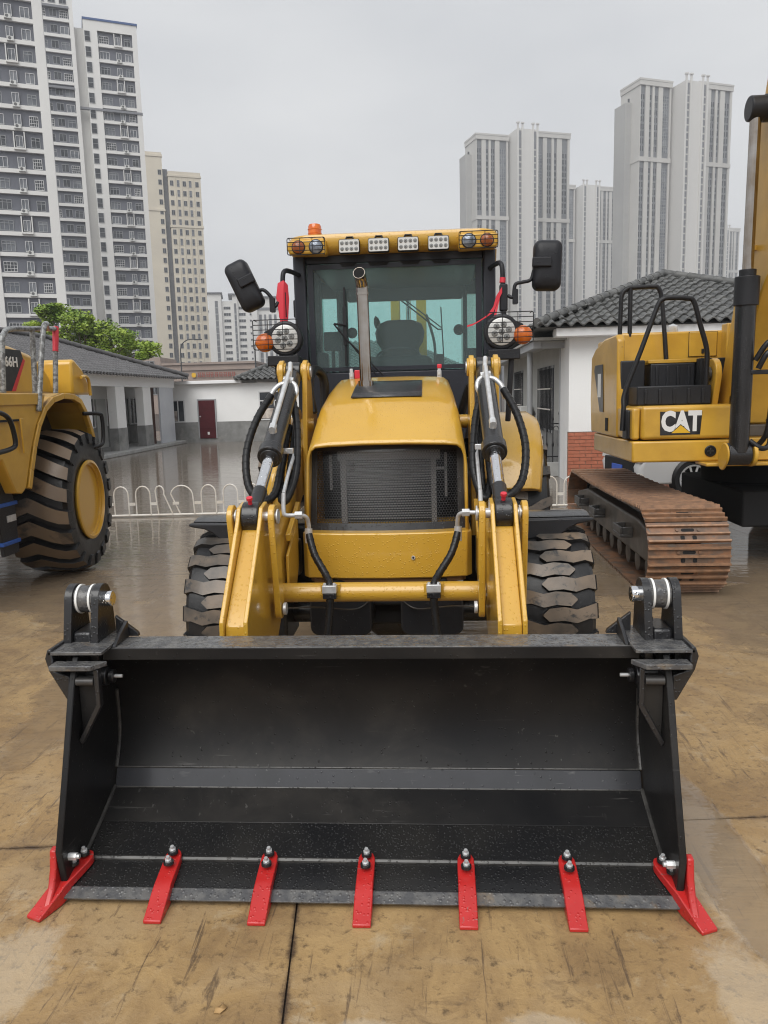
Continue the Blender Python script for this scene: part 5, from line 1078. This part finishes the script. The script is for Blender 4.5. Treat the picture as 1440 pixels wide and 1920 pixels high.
# backhoe boom and frame behind the cab (seen through the glass)
m = MB(); m.bx(-.14, -.05, 8.0, 8.2, .9, 2.95); m.bx(.12, .22, 8.0, 8.2, .9, 2.95); m.bx(-.05, .12, 8.08, 8.18, 1.0, 2.2); boom_ = part(m, 'backhoe_boom', 'yellow_flat', .01)
m = MB(); m.cyl((.04, 7.98, 1.3), (.04, 7.98, 2.4), .05); m.cyl((.04, 7.98, 2.4), (.04, 7.98, 2.8), .025, mi=1); part(m, 'boom_cylinder', ['yellow_flat', 'chrome'], 0, boom_)
m = MB(); m.tube(spline([(.22, 8.0, 2.6), (.30, 7.95, 2.3), (.28, 7.9, 2.0), (.2, 7.9, 1.8)], 5), .014, 8); m.tube(spline([(-.14, 8.0, 2.5), (-.2, 7.95, 2.25), (-.17, 7.9, 1.9)], 5), .014, 8); part(m, 'boom_hose', 'hose', 0, boom_)
m = MB(); m.bx(-.8, .8, 7.75, 7.9, .6, 1.1); part(m, 'slide_frame', 'yellow_flat', .01)
# ================================================================== WHEEL LOADER at the left edge
WL = thing('wheel_loader', 'yellow wheel loader with huge muddy tyre, blue ladder steps and grey wrapped handrails', 'wheel loader', (-3.77, 8.03, 0), R(6))
def wpart(m, name, mats, bevel=0., parent=None, **k): return m.build(name, mats, parent or WL, bevel, **k)
big = [[(.50, .105, .070), (.36, .08, .072), (.20, .035, .074), (.05, -.015, .076), (-.08, -.055, .076), (-.22, -.02, .074), (-.36, .025, .072), (-.50, .07, .07)]]
tm = tyre_mb(.77, .64, 20, big, .40, .062)
m = MB(); m.lathe([(.40, -.28), (.43, -.315), (.428, -.33), (.40, -.335), (.395, -.305), (.378, -.30), (.375, -.27), (.36, -.262), (.356, -.17), (.335, -.16), (.33, -.02), (.30, -.01), (.295, .12), (.12, .13), (.001, .10)], (0, 0, 0), (-1, 0, 0), 48)
m.v = [(x, y, z+.77) for x, y, z in m.v]; wrim = m.build('wheel', 'yellow_lamp', WL, smooth=40, local=True)
tm.v = [(x, y, z+.77) for x, y, z in tm.v]; tm.build('tyre', ['rubber', 'tread_mud_big'], wrim, smooth=30)
# fender arch (world coordinates from here)
arch = [(6.99, 1.03), (7.06, 1.20), (7.16, 1.42), (7.28, 1.62), (7.43, 1.78), (7.62, 1.875), (7.85, 1.915), (8.08, 1.905), (8.25, 1.85), (8.37, 1.72), (8.46, 1.56), (8.52, 1.42)]
def wsheet(m, pts, x0, x1, th):
    n = len(pts); low = []
    for i in range(n):
        a = pts[max(i-1, 0)]; b = pts[min(i+1, n-1)]; d = math.hypot(b[0]-a[0], b[1]-a[1]); low.append((pts[i][0]+(b[1]-a[1])/d*th, pts[i][1]-(b[0]-a[0])/d*th))
    for i in range(n-1): m.prism([pts[i], pts[i+1], low[i+1], low[i]], 'x', x0, x1)
m = MB(); wsheet(m, arch, -4.4, -3.56, .02); fend = wpart(m, 'fender', 'yellow_old')
m = MB(); wsheet(m, [(a, b-.0) for a, b in arch], -3.60, -3.55, .06); wpart(m, 'fender_rim', 'yellow_old', .006, fend)
m = MB(); wsheet(m, [(a+.02, b-.03) for a, b in arch], -4.38, -3.61, .01); wpart(m, 'fender_lining', 'brown_inside', 0, fend)
m = MB(); m.prism([(5.6, 1.905), (7.50, 1.905), (7.42, 1.76), (7.27, 1.60), (7.15, 1.40), (7.05, 1.18), (6.985, 1.03), (6.90, .98), (6.80, 1.0), (6.62, 1.32), (5.6, 1.36)], 'x', -4.3, -3.57); body = wpart(m, 'rear_body', 'yellow_old', .012)
m = MB(); m.bx(-4.35, -3.55, 5.6, 7.36, 1.80, 1.912); wpart(m, 'deck_edge', 'yellow_old', .01, body)
m = MB(); m.bx(-3.568, -3.55, 5.9, 6.93, 1.655, 1.675); wpart(m, 'panel_seam', 'dark_void', 0, body)
m = MB(); m.prism([(6.93, 1.68), (6.98, 1.68), (6.97, 1.36), (6.94, 1.36)], 'x', -3.55, -3.535); wpart(m, 'latch', 'yellow_old', .004, body)
m = MB(); m.bx(-4.6, -4.02, 8.05, 8.5, .5, 1.75); m.bx(-5.8, -4.4, 5.6, 9.6, .5, 1.9); wpart(m, 'inner_frame', 'grease', .02)
# hood with decal
hoodp = [(5.5, 1.91), (5.5, 2.50), (7.6, 2.475), (8.2, 2.44), (8.61, 2.37), (8.86, 2.27), (9.02, 2.12), (9.10, 1.91)]
m = MB(); m.prism(hoodp, 'x', -5.7, -4.27); wh = wpart(m, 'engine_hood', 'yellow_old', .05, seg=4)
m = MB(); m.prism([(9.12, 1.91), (9.12, 2.30), (9.2, 2.34), (9.42, 2.22), (9.55, 2.05), (9.6, 1.91)], 'x', -4.5, -4.05); wpart(m, 'tank_cover', 'yellow_old', .03)
m = MB(); m.tube(spline([(-4.0, 9.25, 2.12), (-4.0, 9.38, 2.13), (-4.0, 9.45, 2.08), (-4.0, 9.47, 1.9)], 5), .02, 8); wpart(m, 'grab_bar', 'yellow_old')
m = MB(); m.prism([(7.0, 1.955), (8.13, 1.955), (8.425, 2.31), (8.38, 2.40), (7.0, 2.40)], 'x', -4.268, -4.262); dc = wpart(m, 'decal', 'decal_black', 0, wh)
m = MB(); m.prism([(8.13, 1.955), (8.21, 1.955), (8.46, 2.29), (8.425, 2.315)], 'x', -4.268, -4.261); wpart(m, 'decal_stripe', 'decal_red', 0, wh)
def letters(txt, size, matn, loc, rot, parent, sx=1., bold=.004):
    c = bpy.data.curves.new('lettering', 'FONT'); c.body = txt; c.size = size; c.extrude = .0015; c.offset = bold; c.align_x = 'CENTER'; c.align_y = 'CENTER'; c.resolution_u = 3
    o = bpy.data.objects.new('lettering', c); me = bpy.data.meshes.new_from_object(o); bpy.data.objects.remove(o)
    me.name = 'lettering'; me.materials.clear(); me.materials.append(MATS[matn])
    o = link('lettering', me, parent); 
    if parent in THINGS: pass
    o.location = loc; o.rotation_euler = rot; o.scale = (sx, 1, 1); return o
letters('966H', .145, 'decal_white', (-4.2595, 8.13, 2.262), (PI/2, 0, PI/2), wh, 1.05)
letters('CAT', .24, 'decal_white', (-4.2595, 7.72, 2.17), (PI/2, 0, PI/2), wh, .9, .01)
m = MB(); m.prism([(7.62, 2.02), (7.92, 2.02), (7.77, 2.12)], 'x', -4.2615, -4.258); wpart(m, 'decal_triangle', 'decal_yellow', 0, wh)
# wrapped handrails
rails = [spline([(-3.75, 7.058, 1.92), (-3.75, 7.12, 2.38), (-3.75, 7.17, 2.47), (-3.75, 7.28, 2.525), (-3.75, 7.7, 2.56), (-3.75, 8.0, 2.585), (-3.75, 8.20, 2.60)], 6),
         [(-3.75, 7.70, 2.55), (-3.75, 7.646, 1.91)],
         spline([(-3.55, 7.299, 1.74), (-3.55, 7.40, 2.1), (-3.55, 7.501, 2.44), (-3.55, 7.56, 2.57), (-3.57, 7.65, 2.60), (-3.66, 7.82, 2.60), (-3.74, 8.0, 2.59)], 6),
         [(-3.75, 8.19, 2.60), (-3.75, 8.071, 1.91)]]
for r_ in rails: m = MB(); m.tube(r_, .027, 12); wpart(m, 'handrail', 'grip_grey')
m = MB(); m.tube([(-3.75, 8.20, 2.62), (-3.745, 8.17, 2.50), (-3.745, 8.14, 2.36)], [.034, .033, .030], 10); wpart(m, 'red_tape', 'red_tape')
for pts in ([(-3.45, 6.3, 1.74), (-3.44, 6.449, 1.737), (-3.43, 6.562, 1.664), (-3.43, 6.614, 1.474), (-3.44, 6.544, 1.422), (-3.45, 6.30, 1.40)], [(-3.56, 8.27, 1.692), (-3.45, 8.40, 1.685), (-3.43, 8.45, 1.64), (-3.43, 8.44, 1.40), (-3.45, 8.37, 1.33), (-3.56, 8.22, 1.31)]):
    m = MB(); m.tube(spline(pts, 6), .022, 10); wpart(m, 'grab_handle', 'hose')
m = MB(); m.prism([(6.70, 1.42), (6.95, .9), (6.95, .42), (6.70, .42), (6.62, .95), (6.45, 1.42)], 'x', -3.72, -3.68); m.prism([(6.70, 1.42), (6.95, .9), (6.95, .42), (6.70, .42), (6.62, .95), (6.45, 1.42)], 'x', -4.2, -4.16); lad = wpart(m, 'ladder', 'plastic', .006)
for z in (.52, .88): m = MB(); m.bx(-4.16, -3.66, 6.66, 6.96, z, z+.035); wpart(m, 'ladder_step', 'blue_step', .004, lad)
m = MB(); m.bx(-3.678, -3.67, 6.78, 6.93, .73, .79); wpart(m, 'maker_plate', 'zinc', 0, lad)
m = MB(); m.tube(spline([(-3.80, 7.36, 1.7), (-3.8, 7.38, 1.55), (-3.8, 7.42, 1.4)], 4), .02, 8); wpart(m, 'frame_hose', 'steel_dark')

# ================================================================== EXCAVATOR on the right
EX = thing('excavator', 'yellow tracked excavator with rusty steel crawler track and raised boom', 'excavator', (3.45, 8.5, 0))
def epart(m, name, mats, bevel=0., parent=None, **k): return m.build(name, mats, parent or EX, bevel, **k)
YF, YB, ZC, RT = 6.93, 10.15, .385, .355
def track_pt(s):
    L = YB-YF; C_ = PI*RT; per = 2*L+2*C_; s %= per
    if s < L: sag = -.02*math.sin(PI*s/L); return (YB-s, ZC+RT+sag, PI)            # top, running to the front
    s -= L
    if s < C_: a = s/RT; return (YF-RT*math.sin(a), ZC+RT*math.cos(a), PI+a)
    s -= C_
    if s < L: return (YF+s, ZC-RT, 2*PI)
    s -= L; a = s/RT; return (YB+RT*math.sin(a), ZC-RT*math.cos(a), a)
per = 2*(YB-YF)+2*PI*RT
NS = 46; pitch = per/NS
sh = MB(); hwid = .345
sh.bx(-hwid, hwid, -pitch*.49, pitch*.49, 0, .012)
for yy, hh in ((-.45, .030), (-.08, .026), (.30, .026)): sh.prism([(yy*pitch-.013, .011), (yy*pitch+.013, .011), (yy*pitch+.007, hh*1.4), (yy*pitch-.007, hh*1.4)], 'x', -hwid, hwid, 2)
for yy in (.11,):
    sh.prism(rrect(-.055, .055, yy*pitch-.014, yy*pitch+.014, .013, 3), 'z', .011, .0135, 1)
    for x in (-.09, .09): sh.cyl((x, yy*pitch, .011), (x, yy*pitch, .022), .014, n=8)
for x in (-.05, .05): sh.prism(rrect(x-.018, x+.018, -.36*pitch, -.16*pitch, .01, 3), 'z', .011, .0133, 1)
sh.bx(-.10, -.05, -pitch*.5, pitch*.5, -.055, 0, 1); sh.bx(.05, .10, -pitch*.5, pitch*.5, -.055, 0, 1)
shoe = mesh_of(sh, 'track_shoe', ['rust', 'dark_void', 'rust_worn'])
tcore = MB(); tcore.bx(2.32, 2.56, YF-.02, YB+.02, .24, .52); track = tcore.build('track_frame', 'grease', EX, .03)
for k in range(NS):
    y, z, a = track_pt(k*pitch)
    o = bpy.data.objects.new('track_shoe', shoe); COL.objects.link(o); o.parent = track
    o.location = (2.43, y, z); o.rotation_euler = (a+PI, 0, 0)
m = MB(); m.prism([(6.75, .52), (7.2, .60), (9.6, .60), (10.2, .50), (10.2, .28), (6.75, .26)], 'x', 2.16, 2.31); epart(m, 'side_guard', 'grease', .02, track)
for y in (7.35, 8.55, 9.45):
    m = MB(); m.bx(2.04, 2.16, y, y+.32, .40, .43); m.bx(2.04, 2.06, y, y+.32, .431, .50); m.bx(2.06, 2.159, y, y+.02, .431, .50); m.bx(2.06, 2.159, y+.30, y+.32, .431, .50); epart(m, 'track_step', 'steel_dark', .006, track)
for k in range(9): y = 7.05+k*.36; m = MB(); m.lathe([(.04, -.15), (.10, -.14), (.10, -.06), (.075, -.05), (.075, .05), (.10, .06), (.10, .14), (.04, .15)], (2.36, y, .17), (1, 0, 0), 14); epart(m, 'track_roller', 'grease', 0, track)
for y, r_ in ((YF, .31), (YB, .32)): m = MB(); m.lathe([(.06, -.14), (.14, -.12), (r_-.05, -.08), (r_, -.05), (r_, .05), (r_-.05, .08), (.14, .12), (.06, .14)], (2.43, y, ZC), (1, 0, 0), 24); epart(m, 'idler_wheel', 'grease', .004, track)
m = MB(); m.bx(3.3, 4.5, 7.7, 9.6, .42, .78); m.bx(2.56, 3.3, 8.2, 9.2, .30, .48); m.cyl((3.75, 8.7, .78), (3.75, 8.7, 1.06), .50, n=32); m.bx(2.85, 5.2, 7.75, 10.0, 1.05, 1.095); epart(m, 'undercarriage', 'dark_void', .02)
m = MB(); m.bx(4.45, 5.15, 6.6, 10.5, .02, .75); epart(m, 'far_track', 'grease', .15, seg=4)
# superstructure
sk = [(2.17, 7.50), (3.12, 7.50), (3.12, 7.62), (5.1, 7.62), (5.1, 11.2), (3.4, 10.6), (2.62, 9.95), (2.32, 9.58), (2.17, 9.25)]
m = MB(); m.prism(sk, 'z', 1.10, 1.305); skirt = epart(m, 'deck_skirt', 'yellow_old', .02, seg=3)
m = MB(); m.lathe([(.052, 0), (.055, .006), (.045, .012), (.040, .004), (.001, .004)], (2.90, 7.498, 1.20), (0, -1, 0), 24); epart(m, 'tie_ring', 'iron', 0, skirt)
m = MB(); m.bx(2.87, 2.93, 7.485, 7.497, 1.195, 1.205); m.bx(2.895, 2.905, 7.485, 7.497, 1.17, 1.23); epart(m, 'tie_ring_bar', 'steel_dark', 0, skirt)
m = MB(); m.bx(2.25, 3.17, 7.49, 8.25, 1.318, 1.638); tank = epart(m, 'toolbox', 'yellow_old', .035, seg=4)
m = MB(); m.bx(2.19, 2.249, 7.54, 7.80, 1.33, 1.60); m.bx(2.14, 2.19, 7.6, 7.78, 1.32, 1.60); epart(m, 'step_panel', 'plastic', .012)
m = MB(); m.bx(2.17, 2.245, 7.52, 8.2, 1.32, 1.62); epart(m, 'toolbox_side', 'yellow_old', .02)
# maker's plate
m = MB(); m.prism([(2.425, 1.36), (2.795, 1.363), (2.81, 1.578), (2.42, 1.582)], 'y', 7.484, 7.4885); lg = epart(m, 'logo_plate', 'decal_black', 0, tank)
letters('CAT', .25, 'decal_white', (2.615, 7.4822, 1.480), (PI/2, 0, 0), tank, .74, .013)
m = MB(); m.prism([(2.515, 1.372), (2.715, 1.372), (2.612, 1.462)], 'y', 7.478, 7.4805); epart(m, 'logo_triangle_edge', 'decal_black', 0, tank)
m = MB(); m.prism([(2.527, 1.378), (2.703, 1.378), (2.612, 1.452)], 'y', 7.4765, 7.4782); epart(m, 'logo_triangle', 'decal_yellow', 0, tank)
# ribbed black boxes behind the toolbox
def ribbed(x0, x1, y0, y1, z0, z1, n):
    m = MB(); m.bx(x0, x1, y0, y1, z0, z1); b_ = epart(m, 'step_box', 'plastic', .012)
    for k in range(n):
        x = x0+(x1-x0)*(k+.6)/(n+.2); r_ = MB(); r_.bx(x-.014, x+.014, y0-.016, y0+.001, z0+.01, z1-.03); epart(r_, 'rib', 'plastic', .005, b_)
ribbed(2.26, 2.97, 7.72, 8.05, 1.64, 1.825, 5); ribbed(2.49, 2.93, 8.10, 8.45, 1.70, 2.05, 4)
m = MB(); m.bx(2.19, 2.44, 8.12, 8.5, 1.31, 2.09); epart(m, 'battery_cover', 'plastic', .015)
m = MB(); m.bx(2.47, 2.95, 8.12, 8.46, 2.055, 2.09); epart(m, 'walkway', 'yellow_old', .004)
m = MB(); m.bx(2.95, 3.3, 8.0, 8.5, 1.64, 2.09); epart(m, 'valve_bay', 'dark_void', .01)
sp_ = [(8.10, 1.31), (8.14, 2.30), (8.20, 2.36), (8.75, 2.35), (9.2, 2.27), (9.42, 2.18), (9.46, 1.7), (9.40, 1.31)]
m = MB(); m.prism(sp_, 'x', 2.16, 2.24); sidep = epart(m, 'engine_side_panel', 'yellow_old', .02, seg=3)
m = MB(); m.prism([(8.72, 1.56), (8.9, 1.56), (9.22, 2.02), (9.18, 2.08), (8.78, 2.08)], 'x', 2.157, 2.152); epart(m, 'side_decal', 'decal_black', 0, sidep)
m = MB(); m.bx(2.148, 2.151, 8.85, 9.0, 1.72, 1.98); epart(m, 'decal_mark', 'decal_white', 0, sidep)
m = MB(); m.bx(2.15, 2.159, 8.50, 8.6, 1.36, 1.5); epart(m, 'panel_latch', 'dark_void', 0, sidep)
m = MB(); m.bx(2.245, 5.0, 8.62, 9.5, 1.31, 2.36); m.bx(3.0, 5.0, 9.51, 11.0, 1.31, 2.30); m.bx(2.30, 3.62, 8.60, 8.7, 2.0, 2.40); eh = epart(m, 'engine_house', 'yellow_old', .025, seg=3)
m = MB(); m.bx(3.02, 3.31, 8.585, 8.602, 2.13, 2.385); epart(m, 'hatch', 'yellow_old', .006, eh)
m = MB(); m.bx(3.36, 3.72, 8.45, 8.62, 2.02, 2.46); epart(m, 'fuel_box', 'yellow_old', .012, eh)
m = MB(); m.bx(3.15, 3.175, 8.57, 8.59, 2.16, 2.21); epart(m, 'hatch_latch', 'iron', .004, eh)
m = MB(); m.bx(3.016, 3.3135, 8.592, 8.5985, 2.1265, 2.389); epart(m, 'hatch_seam', 'dark_void', 0, eh)
m = MB(); m.lathe([(.055, 0), (.06, .1), (.05, .15), (.001, .17)], (3.02, 9.2, 2.36), (0, -.2, 1), 16); epart(m, 'exhaust_stub', 'zinc', 0, eh)
for pts in ([(2.28, 8.62, 1.45), (2.29, 8.62, 2.0), (2.30, 8.62, 2.62), (2.312, 8.62, 2.80), (2.37, 8.62, 2.865), (2.45, 8.62, 2.872), (2.62, 8.62, 2.876), (2.69, 8.62, 2.86), (2.73, 8.62, 2.74), (2.76, 8.60, 2.4), (2.785, 8.58, 2.06)],
            [(2.12, 7.70, 1.40), (2.135, 7.72, 1.62), (2.153, 7.75, 1.775), (2.30, 7.75, 2.18), (2.44, 7.75, 2.575), (2.49, 7.75, 2.645), (2.56, 7.75, 2.658), (2.72, 7.75, 2.648), (2.785, 7.75, 2.612), (2.85, 7.75, 2.40), (2.919, 7.75, 2.163), (2.925, 7.75, 1.95), (2.926, 7.75, 1.66)],
            [(2.40, 8.62, 2.36), (2.40, 8.62, 2.865)]):
    m = MB(); m.tube(spline(pts, 5) if len(pts) > 2 else pts, .024, 10); epart(m, 'handrail', 'iron')
# boom foot, boom, cylinder
m = MB(); m.prism(hull2((7.85, 1.93), .15, (8.1, 1.4), .22), 'x', 3.0, 3.06); ft = epart(m, 'boom_foot', 'yellow_old', .01)
m = MB(); m.cyl((2.99, 7.85, 1.93), (2.96, 7.85, 1.93), .07, n=20); m.cyl((2.96, 7.85, 1.93), (2.95, 7.85, 1.93), .04, n=20); epart(m, 'foot_pin', 'steel_dark', .004, ft)
bp = [(8.3, 1.35), (7.55, 1.45), (7.42, 1.95), (7.08, 2.6), (6.74, 2.92), (6.70, 4.0), (6.52, 4.5), (6.0, 5.6), (5.3, 6.4), (6.0, 7.0), (6.62, 5.8), (7.12, 4.44), (7.27, 4.0), (7.28, 3.6), (7.30, 2.92), (7.66, 2.62), (7.9, 1.95)]
m = MB(); m.prism(bp, 'x', 3.13, 3.66); boom = epart(m, 'boom', 'yellow_old', .015)
m = MB(); m.prism([(6.78, 2.95), (6.82, 2.95), (6.78, 4.0), (6.74, 4.0)], 'x', 3.118, 3.129); epart(m, 'weld_strip', 'yellow_old', .003, boom)
m = MB(); m.prism([(7.20, 2.98), (7.27, 2.98), (7.27, 3.02), (7.20, 3.02)], 'x', 3.07, 3.129); epart(m, 'pipe_lug', 'yellow_old', 0, boom)
A = Vector((3.0, 7.08, 1.16)); B = Vector((2.99, 6.99, 4.05)); D = B-A
P_ = lambda t: tuple(A+D*t)
m = MB(); m.cyl(P_(.02), P_(.50), .085, n=28); cy = epart(m, 'boom_cylinder', 'black', .005)
m = MB(); m.cyl(P_(.46), P_(.545), .102, n=28); m.cyl(P_(.54), P_(.565), .07, n=28); epart(m, 'gland', 'plastic', .006, cy)
m = MB(); m.cyl(P_(.55), P_(.985), .046, n=24); epart(m, 'rod', 'stainless', 0, cy)
m = MB(); m.cyl((2.93, 7.0, 4.08), (3.13, 7.0, 4.08), .10, n=24); m.cyl((3.05, 7.0, 4.08), (3.12, 7.0, 4.08), .108, n=24); epart(m, 'rod_eye', 'plastic', .012, cy)
m = MB(); m.cyl((2.90, 7.10, 1.20), (3.10, 7.10, 1.20), .10, n=24); epart(m, 'base_eye', 'black', .008, cy)
m = MB(); m.prism(hull2((7.10, 1.20), .105, (7.15, 1.15), .10), 'x', 2.88, 2.898); m.prism(hull2((7.10, 1.20), .115, (7.45, 1.16), .09), 'x', 3.11, 3.145); epart(m, 'cylinder_lug', 'yellow_old', .01)
m = MB(); m.bx(2.80, 4.4, 7.3, 7.61, 1.07, 1.10); m.bx(3.14, 4.2, 7.45, 7.6, 1.11, 1.32); epart(m, 'front_plate', 'yellow_old', .008)
m = MB(); m.bx(3.13, 4.0, 7.55, 7.7, 1.45, 1.72); epart(m, 'boom_base', 'yellow_old', .01)
m = MB(); m.bx(3.13, 4.0, 7.5, 7.62, 1.33, 1.44); epart(m, 'valve_bay', 'grease', .01)
for k, pts in enumerate(([(3.10, 6.98, 1.95), (3.16, 6.95, 2.08), (3.24, 7.0, 2.06), (3.26, 7.05, 1.8), (3.25, 7.1, 1.4), (3.2, 7.2, 1.25)], [(3.08, 7.0, 2.02), (3.18, 6.96, 2.18), (3.34, 7.0, 2.15), (3.5, 7.1, 2.05)], [(3.08, 7.05, 1.32), (3.18, 7.02, 1.25), (3.28, 7.1, 1.3), (3.3, 7.2, 1.5)])):
    m = MB(); m.tube(spline(pts, 6), .024, 10); epart(m, 'hydraulic_hose', 'hose')
m = MB(); m.bx(3.04, 3.5, 6.98, 7.02, 1.90, 1.94); epart(m, 'hose_bracket', 'iron', .006)
m = MB(); m.bx(3.17, 3.30, 7.53, 7.549, 1.6, 1.70); epart(m, 'warning_label', 'decal_white')

# ================================================================== parked car behind the excavator
CAR = thing('parked_car', 'white car with alloy wheels and blue number plate parked behind the rusty track', 'car', (5.6, 13.6, 0), R(8))
bodyp = [(-2.15, .28), (-2.2, .55), (-2.1, .78), (-1.25, .95), (-.55, 1.42), (.9, 1.46), (1.7, 1.05), (2.15, .98), (2.2, .45), (2.1, .25)]
m = MB(); rings = []
for (x_, k) in ((-.86, .93), (-.80, .985), (-.72, 1.0), (.72, 1.0), (.80, .985), (.86, .93)): rings.append([(a*(.985 if abs(x_) > .8 else 1), x_, .3+(b-.3)*k) for a, b in bodyp])
m.loft(rings); cb_ = m.build('body', 'car_white', CAR, .03, 3, smooth=40, local=True)
m = MB(); m.prism([(-1.15, .98), (-.52, 1.38), (.85, 1.41), (1.5, 1.06)], 'y', -.85, -.836); m.prism([(-1.15, .98), (-.52, 1.38), (.85, 1.41), (1.5, 1.06)], 'y', .836, .85); m.build('side_glass', 'window_dark', cb_)
m = MB(); m.bx(-2.225, -2.15, -.62, .62, .33, .66); m.build('grille', 'dark_void', cb_, .02); m = MB(); m.bx(-2.245, -2.226, -.22, .22, .42, .55); m.build('number_plate', 'plate_blue', cb_, .004)
for s in (-1, 1):
    m = MB(); m.prism([(-2.19, .62), (-2.17, .74), (-1.8, .80), (-1.75, .70)], 'y', s*.60, s*.845); m.build('headlight', 'led_plate', cb_, .01)
    for x in (-1.32, 1.35):
        m = MB(); m.lathe([(.22, -.10), (.31, -.105), (.345, -.07), (.35, 0), (.345, .07), (.31, .105), (.22, .10)], (x, s*.80, .35), (0, 1, 0), 32, close=True); wl_ = m.build('wheel', 'rubber', CAR, local=True)
        m = MB(); m.lathe([(.235, 0), (.235, .02), (.21, .015), (.21, 0)], (x, s*.90, .35), (0, s, 0), 28, close=True)
        for k in range(10):
            a = 2*PI*k/10; m.loft([[(x+math.cos(a+d_)*r_, s*(.90-.01)+s*o_, .35+math.sin(a+d_)*r_) for d_, o_ in ((-w_, 0), (w_, 0), (w_, .015), (-w_, .015))] for r_, w_ in ((.05, .25), (.215, .075))])
        m.lathe([(.06, 0), (.05, .025), (.001, .03)], (x, s*.89, .35), (0, s, 0), 16); m.build('rim', 'zinc', wl_)
        m = MB(); m.lathe([(.215, 0), (.001, 0.002)], (x, s*.86, .35), (0, s, 0), 20); m.build('brake_disc', 'dark_void', wl_)

# ================================================================== small litter
m = MB(); lp = [(-.02, 0, .002), (-.012, .010, .010), (.0, .013, .006), (.013, .011, .012), (.022, .0, .003), (.010, -.010, .008), (-.006, -.012, .003)]
m.add([(0, 0, .009)]+lp, [(0, i, i % 7+1) for i in range(1, 8)]); lf = m.build('fallen_leaf', 'leaf_dry'); lf.location = (-.388, 2.003, .001); lf.rotation_euler = (0, 0, .6)
tag(lf, 'small dry tan leaf lying on wet concrete', 'leaf'); so2 = lf.modifiers.new('s', 'SOLIDIFY'); so2.thickness = .0008

# ================================================================== rain haze between here and the far towers
hb = MB(); hb.bx(-260, 420, -6, 760, -1.2, 150); hz_ = hb.build('haze', 'yellow', kind='stuff')
hm = bpy.data.materials.new('rain_haze'); hm.use_nodes = True; nt = hm.node_tree; nt.nodes.clear(); MATS['rain_haze'] = hm
ho = nt.nodes.new('ShaderNodeOutputMaterial'); pv = nt.nodes.new('ShaderNodeVolumePrincipled')
pv.inputs['Density'].default_value = .0007; pv.inputs['Color'].default_value = (.93, .95, .98, 1); pv.inputs['Anisotropy'].default_value = 0.
nt.links.new(pv.outputs[0], ho.inputs['Volume'])
hz_.data.materials.clear(); hz_.data.materials.append(hm)
hz_['label'] = 'thin rain haze hanging over the whole yard and towers'
